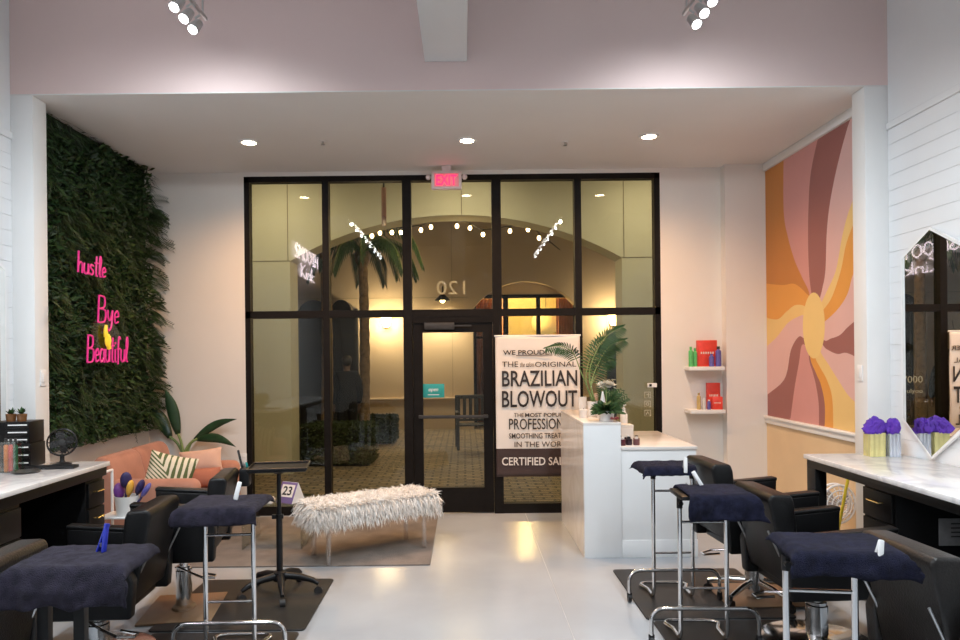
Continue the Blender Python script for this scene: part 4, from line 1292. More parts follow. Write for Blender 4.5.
md = o.modifiers.new('weld', 'WELD'); md.merge_threshold = .0005
md = o.modifiers.new('thick', 'SOLIDIFY'); md.thickness = .003; md.offset = -1
MB().tube([(-.01, 0, BH), (BW + .01, 0, BH)], .009, 10).build('top_rail', M_wht, bn_)
MB().tube([(.05, 0, BH), (.05, .02, BH + .11)], .002, 6).tube([(BW - .05, 0, BH), (BW - .05, .02, BH + .11)], .002, 6).build('hanging_cord', M_ink, bn_)
lt, lw_ = MB(), MB()
def line(b_, txt, x0, x1, y0, y1, mi=0, **k):
    """pixel box on the photograph's banner"""
    p, q = at(x0, y1, 7.25), at(x1, y0, 7.25)
    M = Matrix.Translation((0, -.011, 0)) @ FX
    s = MB().text(txt, (p.x - bL, p.z - bZ0), q.x - p.x, q.z - p.z, M, .001, 0, **k)
    for v in s.v: v.y += wavy(v.x, v.z) 
    s.build('white_lettering' if b_ is lw_ else 'lettering', M_banner if b_ is lw_ else M_ink, bn_)
line(lt, 'WE PROUDLY OFFER', 503, 579, 349.5, 355, bold=.014)
p, q = at(516, 355.8, 7.25), at(552, 355.2, 7.25)
MB().box((p.x - bL, -.016, p.z - bZ0), (q.x - bL, -.011, p.z - bZ0 + .006)).build('underline', M_ink, bn_)
line(lt, 'THE', 502, 518, 361.5, 367); line(lt, 'ORIGINAL', 535, 576, 361.5, 367)
line(lt, 'the salon', 520, 533.5, 362, 367, italic=.3)
line(lt, 'BRAZILIAN', 502, 577, 370, 386.5, bold=.012); line(lt, 'BLOWOUT', 502, 577, 390, 407.5, bold=.012)
line(lt, 'THE', 514, 523.5, 413, 417); line(lt, 'MOST POPULAR', 525, 571, 412.5, 417, bold=.015)
line(lt, 'PROFESSIONAL', 509, 575, 418, 429.5, bold=.006); line(lt, 'SMOOTHING TREATMENT', 509, 576, 432.5, 438.5, bold=.008); line(lt, 'IN THE WORLD', 514.5, 571, 441, 447)
line(lw_, 'CERTIFIED SALON', 502, 578, 456.5, 465.5, bold=.014)

# shelves with products
for i, (py, lb) in enumerate(((366.5, 'upper white floating shelf beside the window'), (409, 'lower white floating shelf beside the window'))):
    z = at(704, py, 7.25).z
    o = MB().box((2.30, YG - .25, z - .038), (2.655, YG - .052, z), .003).build('floating_shelf', M_white)
    tag(o, lb, 'shelf', 'floating shelves')
zs = [at(704, 366.5, 7.25).z, at(704, 409, 7.25).z]
def bottle(x, y, z, r, h, m, label, cap=M_wht, group='products on the floating shelves'):
    o = MB().lathe([(.001, 0), (r, 0), (r, h * .78), (r * .45, h * .84), (r * .45, h * .87), (.001, h * .87)], n=18).build('product_bottle', m, loc=(x, y, z + .0008))
    MB().lathe([(.001, h * .87), (r * .55, h * .87), (r * .55, h), (.001, h)], n=14).build('cap', cap, o)
    tag(o, label, 'bottle', group)
def pbox(x, y, z, w_, h, d_, label, rz=0, stripe=True):
    o = MB().box((-w_ / 2, -d_ / 2, 0), (w_ / 2, d_ / 2, h), .002).build('product_box', M_red, loc=(x, y, z + .0008), rotz=rz)
    if stripe:
        b = MB()
        for k in range(6):
            b.box((-w_ * .35 + k * w_ * .12, -d_ / 2 - .001, h * .48), (-w_ * .35 + k * w_ * .12 + w_ * .07, -d_ / 2, h * .56))
        b.build('print', M_paper, o)
    tag(o, label, 'box', 'red boxes on the floating shelves')
S = 1 / 97.0
bottle(2.333, 7.20, zs[0], .023, .205, M_grn, 'green bottle at the window end of the upper shelf', M_grn)
bottle(2.382, 7.22, zs[0], .021, .19, M_grn, 'second green bottle on the upper shelf, beside the red box', M_grn)
pbox(2.515, 7.255, zs[0], .20, .27, .05, 'tall red box on the upper floating shelf')
bottle(2.535, 7.17, zs[0], .026, .13, M_blu, 'short violet bottle in front of the red box', M_blu)
bottle(2.605, 7.17, zs[0], .028, .205, M_blu, 'tall violet bottle with black cap on the upper shelf', M_cast)
bottle(2.41, 7.20, zs[1], .02, .17, mat('gold_liquid', (.55, .40, .16), .3, var=.1), 'slim gold bottle on the lower shelf', M_brass)
bottle(2.455, 7.17, zs[1], .02, .12, mat('clear_bottle', (.60, .58, .56), .25, var=.05), 'small grey bottle on the lower shelf', M_wht)
bottle(2.505, 7.17, zs[1], .018, .10, M_blu, 'small violet bottle on the lower shelf', M_wht)
pbox(2.575, 7.25, zs[1], .13, .27, .05, 'tall red box at the back of the lower shelf')
pbox(2.59, 7.17, zs[1], .10, .13, .03, 'short red box in front on the lower shelf', R(-12))

# =================================================================== THINGS ON THE WORKTOPS
CT = .9208
def organizer(x, y, z, w_, d_, h, rz, label):
    t = empty('drawer_organizer', (x, y, z), rz, label=label, cat='organizer', group='black drawer organizers')
    MB().box((-w_ / 2, -d_ / 2, 0), (w_ / 2, d_ / 2, h), .003).build('body', M_wood, t)
    n_ = 3; hh = h / n_
    for k in range(n_):
        dr = MB().box((-w_ / 2 + .105, -d_ / 2 - .008, k * hh + .006), (w_ / 2 - .005, -d_ / 2 + .001, (k + 1) * hh - .008), .002).build('drawer', M_wood, t)
        MB().box((-w_ / 2 + .125, -d_ / 2 - .0095, (k + 1) * hh - .024), (w_ / 2 - .01, -d_ / 2 - .008, (k + 1) * hh - .016)).build('white_edge', M_wht, dr)
    lbp = MB().box((-w_ / 2 + .13, -d_ / 2 - .010, .008), (-w_ / 2 + .19, -d_ / 2 - .008, .024)).build('label_plate', M_grey, t)
    return t
organizer(-3.105, 4.86, CT, .27, .20, .16, R(5), 'lower black drawer organizer with white drawer edges on the worktop')
organizer(-3.11, 4.865, CT + .1608, .26, .20, .15, R(5), 'upper black drawer organizer stacked under the succulents')
def succulent(x, y, z, label, seed):
    random.seed(seed)
    t = empty('succulent_pot', (x, y, z), label=label, cat='plant', group='potted succulents')
    MB().lathe([(.001, 0), (.028, 0), (.033, .05), (.028, .052), (.001, .046)], n=18).build('pot', M_amber, t)
    b = MB()
    for i in range(22):
        a_ = random.uniform(0, 2 * PI); e_ = random.uniform(.3, 1.3)
        d_ = V((math.cos(a_) * math.cos(e_), math.sin(a_) * math.cos(e_), math.sin(e_)))
        b.blade((0, 0, .048), V((0, 0, .048)) + d_ * random.uniform(.03, .055), .02, V((0, 0, 1)) + d_ * .2)
    b.build('leaves', M_leafp, t)
zt = CT + .3118
succulent(-3.13, 4.83, zt, 'succulent in an amber pot nearest the mirror on the organizers', 1)
succulent(-3.055, 4.83, zt, 'succulent in an amber pot at the room side of the organizers', 2)
t = empty('acrylic_caddy', (-2.985, 4.60, CT), R(4), label='clear caddy of orange, red and green bottles before the organizers', cat='caddy')
b = MB()
b.box((-.055, -.05, 0), (.055, .05, .004)).box((-.055, -.05, .004), (-.051, .05, .20)).box((.051, -.05, .004), (.055, .05, .20)).box((-.055, -.05, .004), (.055, -.046, .20)).box((-.055, .046, .004), (.055, .05, .20))
b.build('walls', M_tglass, t)
for i, (dx, m, lb) in enumerate(((-.030, M_orange, 'orange bottle standing in the clear caddy'), (0.0, M_red, 'red bottle standing in the clear caddy'), (.031, mat('dark_green_bottle', (.02, .14, .06), .35, var=.1), 'dark green bottle standing in the clear caddy'))):
    p = t.matrix_basis @ V((dx, 0, .0046))
    o = MB().lathe([(.001, 0), (.0135, 0), (.0135, .165), (.006, .175), (.001, .175)], n=16).build('tint_bottle', m, loc=p)
    MB().lathe([(.001, .175), (.009, .175), (.008, .215), (.001, .215)], n=12).build('nozzle', M_cast, o)
    tag(o, lb, 'bottle', 'bottles in the clear caddy')
# desk fan
t = empty('desk_fan', (-2.82, 4.90, CT), R(20), label='small round black desk fan at the end of the worktop', cat='fan')
MB().lathe([(.001, 0), (.06, 0), (.062, .006), (.02, .018), (.014, .03), (.014, .07), (.001, .07)], n=24).build('base', M_plastic, t)
MF = Matrix.Translation((0, 0, .155)) @ Matrix.Rotation(R(80), 4, 'X')
b = MB()
for r_ in (.09, .072, .054, .036):
    b.tube([MF @ V((r_ * math.cos(k * PI / 14), r_ * math.sin(k * PI / 14), .03 - r_ * .12)) for k in range(28)], .0025, 6, closed=True)
b.tube([MF @ V((.092 * math.cos(k * PI / 14), .092 * math.sin(k * PI / 14), 0)) for k in range(28)], .006, 8, closed=True)
for k in range(12):
    a_ = k * PI / 6
    b.tube([MF @ V((.02 * math.cos(a_), .02 * math.sin(a_), .028)), MF @ V((.09 * math.cos(a_), .09 * math.sin(a_), .018)), MF @ V((.092 * math.cos(a_), .092 * math.sin(a_), -.018)), MF @ V((.03 * math.cos(a_), .03 * math.sin(a_), -.03))], .002, 6)
b.build('cage', M_plastic, t)
b = MB().lathe([(.001, -.012), (.022, -.012), (.022, .014), (.001, .016)], n=18, M=MF)
for k in range(4):
    a_ = k * PI / 2
    b.blade(MF @ V((.018 * math.cos(a_), .018 * math.sin(a_), 0)), MF @ V((.083 * math.cos(a_ + .3), .083 * math.sin(a_ + .3), .004)), .06, MF.to_3x3() @ V((math.sin(a_) * .4, -math.cos(a_) * .4, 1)), 0, 0, 4)
b.build('blades', M_cast, t)
MB().ball(MF @ V((0, 0, -.03)), (.03, .03, .03), 12).build('motor', M_plastic, t)
o = MB().box((-.17, -.045, 0), (.17, .045, .012), .005).tube([(-.165, -.04, .014), (.165, -.04, .014), (.165, .04, .014), (-.165, .04, .014)], .005, 8, closed=True).build('tool_mat', M_plastic, loc=(-2.80, 4.72, CT), rotz=R(8))
tag(o, 'long flat black tool holder lying on the worktop in front of the fan', 'tool holder')
o = MB().lathe([(.001, .001), (.06, .001), (.085, .012), (.088, .012), (.062, 0), (.001, 0)][::-1], n=28).build('silver_dish', M_steel, loc=(-2.86, 4.56, CT))
tag(o, 'shallow silver dish lying on the marble before the organizers', 'dish')

# gift boxes on the right worktop
def gift(x, y, w_, d_, h, m, label, seed):
    random.seed(seed)
    t = empty('gift_box', (x, y, CT), label=label, cat='gift box', group='gift boxes with purple tissue')
    b = MB()
    nf = 6
    def wall_(p, q):
        pts = []
        for k in range(nf + 1):
            c_ = V(p).lerp(V(q), k / nf)
            nn = V((q[1] - p[1], p[0] - q[0], 0)).normalized()
            pts.append(c_ + nn * (.004 if k % 2 else 0))
        for k in range(nf):
            a_, c_ = pts[k], pts[k + 1]
            b.add([a_, c_, c_ + V((0, 0, h)), a_ + V((0, 0, h))], [(0, 1, 2, 3)])
    P = [(-w_ / 2, -d_ / 2, 0), (w_ / 2, -d_ / 2, 0), (w_ / 2, d_ / 2, 0), (-w_ / 2, d_ / 2, 0)]
    for i in range(4): wall_(P[i], P[(i + 1) % 4])
    b.box((-w_ / 2 + .004, -d_ / 2 + .004, 0), (w_ / 2 - .004, d_ / 2 - .004, h * .95))
    b.build('box', m, t)
    b = MB()
    for i in range(5):
        c_ = V((random.uniform(-w_ * .28, w_ * .28), random.uniform(-d_ * .2, d_ * .2), h + random.uniform(.012, .045)))
        bm = bmesh.new(); bmesh.ops.create_icosphere(bm, subdivisions=3, radius=1)
        for v in bm.verts:
            f_ = 1 + .55 * mnoise.noise(v.co * 1.7 + V((seed + i * 3, i, 0))) + .30 * mnoise.noise(v.co * 4.5 + V((i, seed, 0)))
            v.co = c_ + V((v.co.x * w_ * .52, v.co.y * d_ * .45, v.co.z * .058)) * f_
            v.co.z = max(v.co.z, h * .955)
        b._bm(bm, 0)
    b.build('tissue', M_purp, t, ang=22)
gift(2.865, 4.90, .105, .09, .165, M_gold, 'gold foil gift box with purple tissue beside the column', 4)
gift(2.982, 4.890, .075, .08, .16, M_silv, 'silver foil gift box with purple tissue beside the mirror', 6)

# under the right worktop
t = empty('floor_fan', (2.93, 5.58, 0), R(10), label='white round floor fan below the mural behind the yellow pole', cat='fan')
MF = Matrix.Translation((0, 0, .45)) @ Matrix.Rotation(R(90), 4, 'X')
b = MB()
for r_, z_ in ((.15, 0), (.15, .06), (.11, .075), (.07, .08), (.03, .083)):
    b.tube([MF @ V((r_ * math.cos(k * PI / 20), r_ * math.sin(k * PI / 20), z_)) for k in range(40)], .005 if r_ < .14 else .010, 8, closed=True)
for k in range(20):
    a_ = k * PI / 10
    b.tube([MF @ V((.02 * math.cos(a_), .02 * math.sin(a_), .083)), MF @ V((.11 * math.cos(a_), .11 * math.sin(a_), .075)), MF @ V((.15 * math.cos(a_), .15 * math.sin(a_), .06)), MF @ V((.15 * math.cos(a_), .15 * math.sin(a_), 0))], .0025, 6)
b.build('cage', M_wht, t)
b = MB().lathe([(.001, -.01), (.04, -.01), (.04, .02), (.001, .02)], n=18, M=MF)
for k in range(3):
    a_ = k * 2 * PI / 3
    b.blade(MF @ V((.03 * math.cos(a_), .03 * math.sin(a_), .02)), MF @ V((.13 * math.cos(a_ + .4), .13 * math.sin(a_ + .4), .03)), .11, MF.to_3x3() @ V((math.sin(a_) * .3, -math.cos(a_) * .3, 1)), 0, 0, 4)
b.build('blades', M_silv, t)
MB().tube([(0, .02, 0.02), (0, .02, .45)], .02, 12).lathe([(.001, 0), (.13, 0), (.13, .012), (.03, .03), (.001, .03)], n=28).build('stand', M_wht, t)
o = MB().tube([(0, 0, .012), (.16, -.02, .865)], .011, 10).build('mop_handle', M_handle, loc=(2.755, 5.29, 0))
tag(o, 'yellow pole leaning behind the end of the right worktop', 'mop handle')
MB().box((-.10, -.025, 0), (.10, .025, .03), .008).build('mop_head', M_wht, o)

# white cart with brushes beyond the left worktop
ct = empty('brush_cart', (-2.66, 5.42, 0), label='white wheeled cart of hair brushes between worktop end and sofa', cat='cart')
b = MB()
for sx in (-1, 1):
    for sy in (-1, 1):
        b.tube([(sx * .13, sy * .11, .05), (sx * .13, sy * .11, .78 if sx < 0 else .46)], .011, 8)
b.tube([(-.13, -.11, .78), (-.13, .11, .78)], .011, 8)
b.build('frame', M_wht, ct)
for z_ in (.12, .44):
    MB().box((-.14, -.12, z_), (.14, .12, z_ + .012), .004).build('shelf', M_wht, ct)
for sx in (-1, 1):
    for sy in (-1, 1):
        MB().tube([(sx * .13 - .01, sy * .11, .025), (sx * .13 + .01, sy * .11, .025)], .025, 14).build('caster', M_cast, ct)
bu = MB().lathe([(.001, 0), (.075, 0), (.09, .15), (.085, .15), (.07, .008), (.001, .008)], n=28).build('brush_bucket', M_pot, loc=(-2.61, 5.40, .4526))
tag(bu, 'white bucket full of hair brushes on the white cart', 'bucket')
for i, (px, py, m, mh, rr, lb) in enumerate(((119, 491, M_purple, M_purple, .034, 'purple hair brush leaning low in the white bucket'), (126, 480, M_navyp, M_navyp, .036, 'dark navy hair brush standing tallest in the white bucket'), (130, 488, M_yell, M_yell, .034, 'amber paddle hair brush in the middle of the white bucket'), (140, 487, M_navyp, M_navyp, .034, 'dark navy hair brush leaning over the bucket rim'), (146, 490, M_blu, M_navyp, .030, 'blue violet hair brush leaning farthest towards the sofa'))):
    top = at(px, py, 5.40 - (.03 if i == 2 else 0))
    base = V((-2.61 + (i - 2) * .02, 5.40 + (.02 if i % 2 else -.025), .47))
    base = base.lerp(top, .05)
    t = empty('hair_brush', base, label=lb, cat='hair brush', group='hair brushes in the white bucket')
    dv = top - base
    MB().tube([(0, 0, 0), dv * .75], .009, 8).build('handle', mh, t)
    q = dv.to_track_quat('Z', 'Y').to_matrix().to_4x4()
    MB().ball((0, 0, dv.length), (rr * 1.2, .022, .064), 14, M=q).build('paddle', m, t)

# =================================================================== OUTSIDE
struct('pavement', MB().box((-9, 7.45, -.14), (9, 16.6, -.012)), M_brick)
AY = 10.0
# arcade wall with a low segmental arch
SPX0, SPX1, SPZ, APZ = -2.47, 2.27, at(292, 261, AY).z, at(455, 215, AY).z
def arch_strip(x0, x1, zs_, za, n):
    w_ = (x1 - x0) / 2; h = za - zs_
    r = (w_ * w_ + h * h) / (2 * h); cx = (x0 + x1) / 2; cz = za - r
    a_ = math.asin(w_ / r)
    return [(cx + r * math.sin(-a_ + 2 * a_ * k / n), cz + r * math.cos(-a_ + 2 * a_ * k / n)) for k in range(n + 1)]
def arched_wall(x0, x1, zt, y0, y1, ax0, ax1, zs_, za, n=28, extra=None):
    b = MB()
    b.box((x0, y0, -.012), (ax0, y1, zt)); b.box((ax1, y0, -.012), (x1, y1, zt))
    P = arch_strip(ax0, ax1, zs_, za, n)
    for k in range(n):
        p, q = P[k], P[k + 1]
        b.add([(p[0], y0, p[1]), (q[0], y0, q[1]), (q[0], y0, zt), (p[0], y0, zt), (p[0], y1, p[1]), (q[0], y1, q[1]), (q[0], y1, zt), (p[0], y1, zt)],
              [(0, 1, 2, 3), (5, 4, 7, 6), (4, 5, 1, 0), (3, 2, 6, 7)])
    return b
b = arched_wall(-8, 8, 4.55, AY, AY + .45, SPX0, SPX1, SPZ, APZ)
struct('wall_arcade', b, M_stucco)
b = MB()
for xx in (-2.50, 2.30):
    b.box((xx - .006, AY - .004, SPZ), (xx + .006, AY - .0005, 4.5))
for x0_, x1_ in ((-6, SPX0), (SPX1, 6)):
    b.box((x0_, AY - .004, SPZ - .006), (x1_, AY - .0005, SPZ + .006))
b.box((-.02, AY - .004, APZ + .002), (-.008, AY - .0005, 4.5))
struct('trim_4', b, mat('joint_dark', (.22, .19, .13), .9, var=.1))  # dark control joints in the arcade stucco
struct('ceiling_arcade', MB().box((-8, 7.45, 4.5), (8, AY + .45, 4.62)), M_stucco)
struct('wall_shopfront_outside', MB().box((-8, 7.46, 3.6), (8, 7.6, 4.55)).box((-8, 7.46, -.012), (-3.45, 7.6, 3.6)).box((3.3, 7.46, -.012), (8, 7.6, 3.6)), M_stucco)
# opposite building
OY = 16.0
p0, p1 = at(473, 306, OY), at(578, 306, OY)
apz = at(525, 281.5, OY).z
b = arched_wall(-11, 11, 7.2, OY, OY + .35, p0.x, p1.x, at(475, 309, OY).z, apz, 26)
struct('wall_opposite', b, M_stucco2)
struct('trim_5', MB().box((-11, OY - .06, -.012), (p0.x, OY, .66)).box((-11, OY - .09, .66), (p0.x, OY, .71), .01).box((p1.x, OY - .06, -.012), (11, OY, .66)).box((p1.x, OY - .09, .66), (11, OY, .71), .01), M_stucco2)
struct('trim_6', MB().box((-11, OY - .004, 2.98), (p0.x - .1, OY - .0005, 3.0)).box((-.27, OY - .004, .71), (-.255, OY - .0005, 6)), mat('joint_line', (.42, .34, .22), .9, var=.1))
wn = empty('window_2', (0, OY + .30, 0), kind='structure')
b = MB()
zt_ = at(500, 295, OY).z
for px0, px1 in ((473, 476), (503, 508), (536, 540), (573, 577)):
    x0_, x1_ = at(px0, 300, OY + .3).x, at(px1, 300, OY + .3).x
    b.box((x0_, -.04, 0), (x1_, .04, zt_))
b.box((p0.x - .1, -.04, zt_ - .05), (p1.x + .1, .04, zt_ + .03))
b.box((p0.x - .1, -.035, 2.05), (p1.x + .1, .035, 2.10))
b.build('frame', M_black, wn)
MB().box((p0.x - .1, -.005, 0), (p1.x + .1, .005, zt_)).build('pane', glass('shop_glass', (.9, .88, .8), .9, .05), wn)
MB().box((p0.x - .3, -.02, zt_ + .02), (p1.x + .3, .02, 3.6)).build('head_panel', M_stucco2, wn)
struct('wall_shop_inside', MB().box((p0.x - .8, OY + 2.0, -.012), (p1.x + .8, OY + 2.1, 4)).box((p0.x - .9, OY + .36, -.012), (p0.x - .8, OY + 2.1, 4)).box((p1.x + .8, OY + .36, -.012), (p1.x + .9, OY + 2.1, 4)).box((p0.x - .9, OY + .36, 3.9), (p1.x + .9, OY + 2.1, 4)), M_yellowall)
def curtain(x0, x1, z0, z1, y, label):
    b = MB(); n_ = 40; vs = []
    for k in range(n_ + 1):
        xx = x0 + (x1 - x0) * k / n_
        yy = .05 * math.sin(k * 1.3)
        vs += [(xx, yy, z0), (xx, yy, z1)]
    b.add(vs, [(2 * k, 2 * k + 2, 2 * k + 3, 2 * k + 1) for k in range(n_)])
    o = b.build('shop_curtain', M_curt, loc=(0, y, 0), ang=180)
    md = o.modifiers.new('thick', 'SOLIDIFY'); md.thickness = .01
    tag(o, label, 'curtain', 'brown curtains in the opposite shop')
curtain(p0.x, at(503, 300, OY + .6).x, .0, 3.0, OY + .55, 'brown red curtain in the opposite shop, seen through the door glass')
curtain(at(556, 300, OY + .6).x, p1.x + .1, .0, 3.0, OY + .55, 'brown red curtain in the opposite shop, above the banner')
t = empty('hanging_lampshade', (at(546, 323, OY + 1.2).x, OY + 1.2, 2.45), label='round cream lampshade glowing inside the opposite shop', cat='lamp')
MB().ball((0, 0, 0), (.36, .36, .30), 20).build('lamp_shade', mat('lampshade_lit', (.8, .62, .3), .8, emit=.7, ecol=(1, .72, .3), var=.03), t)
MB().tube([(0, 0, .3), (0, 0, 1.45)], .01, 6).build('cord', M_cast, t)
# dark doorway at left with domed awning
wd = empty('door_2', (0, OY, 0), kind='structure')
d0, d1 = at(298, 360, OY).x, at(359, 360, OY).x
MB().box((d0, -.10, -.012), (d1, 0, 2.75)).build('door_panel', M_darkwall, wd)
b = MB()
for xx in (d0, (d0 + d1) / 2 - .03, d1 - .06):
    b.box((xx, -.13, -.012), (xx + .06, -.10, 2.75))
b.box((d0, -.13, 2.1), (d1, -.10, 2.16))
b.build('door_frame', M_cast, wd)
for k, (px0, px1) in enumerate(((299, 329), (331, 352))):
    x0_, x1_ = at(px0, 305, OY - .5).x, at(px1, 305, OY - .5).x
    cx, r_ = (x0_ + x1_) / 2, (x1_ - x0_) / 2
    o = MB().prism([(cx + r_ * math.cos(a_), .3 * math.sin(a_)) for a_ in [i * PI / 16 for i in range(17)]], -.45, 0, 'y').build('domed_awning', M_darkwall, loc=(0, OY - .115, 2.62))
    tag(o, ('domed dark awning over the dark doorway outside, beside the left pier', 'domed dark awning over the dark doorway outside, beside the palm trunk')[k], 'awning', 'awnings over the dark doorway')
o = MB().box((at(607, 380, OY).x, -.08, -.012), (at(623, 380, OY).x, 0, 2.2)).build('door_3', M_darkwall, loc=(0, OY, 0)); o['kind'] = 'structure'
# outside lamps
def sconce(px, py, label, P):
    c = at(px, py, OY)
    t = empty('wall_sconce', (c.x, OY - .005, c.z), label=label, cat='wall lamp', group='wall lamps outside')
    MB().box((-.06, -.02, -.14), (.06, 0, .14), .01).tube([(0, -.02, -.10), (0, -.14, -.10)], .015, 8).build('bracket', M_cast, t)
    MB().lathe([(.06, -.12), (.10, .0), (.12, .14), (.001, .15)], (0, -.14, 0), n=18).build('glass_shade', M_bulb, t)
    point('sconce_lamp', (c.x, OY - .42, c.z), P, (1, .83, .58), .1)
sconce(387, 322, 'glowing lamp on the tan wall seen in the pane next to the door', 70)
sconce(612, 320, 'glowing lamp on the tan wall seen behind the parlor palm', 60)
c = at(443, 300, OY)
t = empty('barn_lamp', (c.x, OY - .005, c.z), label='gooseneck lamp with dark hood glowing above the door outside', cat='wall lamp')
MB().tube(catmull([(0, 0, .05), (0, -.18, .28), (0, -.36, .20), (0, -.38, .06)], 6), .015, 8).build('arm', M_cast, t)
MB().lathe([(.03, .10), (.06, .08), (.16, -.02), (.17, -.05), (.155, -.05), (.05, .06), (.001, .07)], (0, -.38, 0), n=22).build('hood', M_cast, t)
MB().ball((0, -.38, -.04), .055, 12).build('bulb', M_bulb, t)
spot('barn_light', (c.x, OY - .40, c.z - .11), (c.x, OY - .25, 0), 190, (1, .84, .60), 165, .9, .08)
point('shop_light', ((p0.x + p1.x) / 2, OY + .46, 2.6), 70, (1, .78, .42), .1)  # added lamp between glass and curtains, brightens the curtain fronts
point('shop_light', ((p0.x + p1.x) / 2, OY + 1.1, 3.4), 110, (1, .78, .42), .1)
# arcade downlights (above the view)
for i, x_ in enumerate((-2.6, 0.0, 2.6)):
    t = empty('arcade_downlight', (x_, 8.9, 4.5), label=('arcade ceiling light outside the sofa end of the window', 'arcade ceiling light outside above the door', 'arcade ceiling light outside the shelf end of the window')[i], cat='ceiling light', group='arcade ceiling lights')
    MB().lathe([(.001, -.012), (.10, -.012), (.11, 0), (.001, 0)], n=20).build('lens', M_lensw, t)
    spot('arcade_lamp', (x_, 8.9, 4.45), (x_, 9.5, 0), 135, (1, .88, .62), 165, 1, .1)
# string lights under the arch
bulbs = [(372, 236), (380, 233), (392, 232.5), (401, 232.5), (421, 230), (431, 227), (457, 226), (470, 228), (483, 234.5), (510, 231), (528, 229.5), (539, 238)]
SYY = 11.2
sl = empty('string_light', at(455, 232, SYY), label='string of warm bulbs hanging behind the arch outside', cat='string light')
o0 = V(sl.location)
P = [at(px, py - 5, SYY) - o0 for px, py in bulbs]
MB().tube(catmull([at(300, 245, SYY) - o0] + P + [at(560, 250, SYY) - o0], 4), .008, 6).build('wire', M_cast, sl)
for px, py in bulbs:
    q = at(px, py, SYY) - o0
    bb = MB().ball(q, (.030, .030, .036), 10).build('bulb', M_bulb, sl)
    MB().tube([q + V((0, 0, .03)), q + V((0, 0, .07))], .018, 8).build('socket', M_cast, bb)
point('string_lamp', at(460, 240, SYY), 45, (1, .72, .34), .3)
# blade sign hanging in the arcade, seen edge on
t = empty('blade_sign', (at(384, 215, 8.7).x, 8.7, at(384, 219, 8.7).z), label='hanging sign seen edge on outside the window, pinkish edge', cat='sign', rz=R(6.6))
zc = 4.5 - t.location.z
MB().tube([(0, -.05, .3), (0, -.05, zc)], .010, 8).tube([(0, .35, .3), (0, .35, zc)], .010, 8).build('rod', M_cast, t)
MB().box((-.03, -.15, 0), (.03, .45, .36), .006).build('board', mat('pink_board', (.62, .34, .28), .5, var=.05), t)
# hedges
def hedge(x0, x1, y0, y1, h, label, seed):
    random.seed(seed)
    t = empty('hedge', ((x0 + x1) / 2, (y0 + y1) / 2, -.012), label=label, cat='hedge')
    hx, hy_ = (x1 - x0) / 2, (y1 - y0) / 2
    MB().box((-hx + .04, -hy_ + .04, 0), (hx - .04, hy_ - .04, h - .04), .05).build('core', M_hedgeb, t)
    b = MB()
    for i in range(2600):
        f = random.random()
        if f < .4: p = V((random.uniform(-hx, hx), -hy_, random.uniform(.02, h)))
        elif f < .8: p = V((random.uniform(-hx, hx), random.uniform(-hy_, hy_), h))
        else: p = V((random.choice((-hx, hx)), random.uniform(-hy_, hy_), random.uniform(.02, h)))
        p *= .97
        p.z = max(p.z, .05)
        d_ = V((random.uniform(-1, 1), random.uniform(-1, .5), random.uniform(-.4, 1))).normalized()
        b.blade(p, p + d_ * random.uniform(.04, .07), .03, V((0, -1, .5)), 0, 0, 2)
    o = b.build('foliage', M_hedge, t, smooth=False); o['kind'] = 'stuff'
hedge(at(300, 470, 10.7).x, at(373, 470, 10.7).x, 10.62, 11.4, .62, 'clipped dark hedge outside, in front of the standing person', 1)
hedge(at(354, 440, 13.4).x, at(395, 440, 13.4).x, 13.3, 14.1, .50, 'clipped dark hedge outside at the foot of the palm', 2)
# palms
def palm(x, y, h, r, label, crown, seed, cz=None):
    random.seed(seed)
    t = empty('palm_tree', (x, y, -.012), label=label, cat='palm tree')
    pts, rr = [], []
    for k in range(26):
        z = h * k / 25
        pts.append((.03 * math.sin(z * .8), 0, z)); rr.append(r * (1.15 - .25 * k / 25) * (1.08 if k % 2 else .96))
    MB().tube(pts, rr, 14).build('trunk', M_bark, t)
    top = V((.03 * math.sin(h * .8), 0, h))
    for k in range(crown):
        a_ = 2 * PI * k / crown + random.uniform(-.2, .2)
        L = random.uniform(.95, 1.3); e_ = random.uniform(-.3, .5)
        dx = V((math.cos(a_), math.sin(a_), 0))
        palm_frond([top, top + dx * L * .4 + V((0, 0, .28 + e_ * .5)), top + dx * L * .8 + V((0, 0, .10 + e_ * .5)), top + dx * L + V((0, 0, -.35 + e_ * .3))], .40, .034, 'frond', t, start=.15, n=34, r=.016, hang=.7)
    MB().ball(top, (r * 1.8, r * 1.8, r * 2.4), 12, lump=.3).build('crown_shaft', M_bark, t)
c = at(362, 250, 12.4)
palm(c.x, 12.4, 3.45, .085, 'palm tree outside with its whole crown below the arch', 13, 4)
palm(at(326, 400, 11.75).x, 11.75, 5.6, .085, 'palm tree outside with a bare trunk rising past the arch', 9, 7)
# bench outside
cb = at(457, 449, 12.4)
t = empty('slatted_bench', (cb.x, 12.4, -.012), R(4), label='dark slatted bench outside, seen through the door glass', cat='bench')
LB = 1.45
b = MB()
for k in range(13):
    x_ = .06 + k * (LB - .12) / 12
    b.box((x_ - .030, .42, .50), (x_ + .030, .44, .90), .003)
b.box((0, .41, .88), (LB, .45, .95), .006); b.box((0, .41, .47), (LB, .45, .51), .006)
b.build('backrest', M_cast, t)
b = MB()
for k in range(7):
    b.box((0, -.06 + k * .067, .42), (LB, -.06 + k * .067 + .05, .445), .003)
b.build('seat', M_cast, t)
for x_ in (0.02, LB - .02):
    for y_ in (-.04, .43):
        MB().box((x_ - .025, y_ - .025, 0), (x_ + .025, y_ + .025, .66 if y_ < 0 else .94), .004).build('leg', M_cast, t)
    MB().box((x_ - .03, -.08, .64), (x_ + .03, .45, .67), .006).build('arm', M_cast, t)

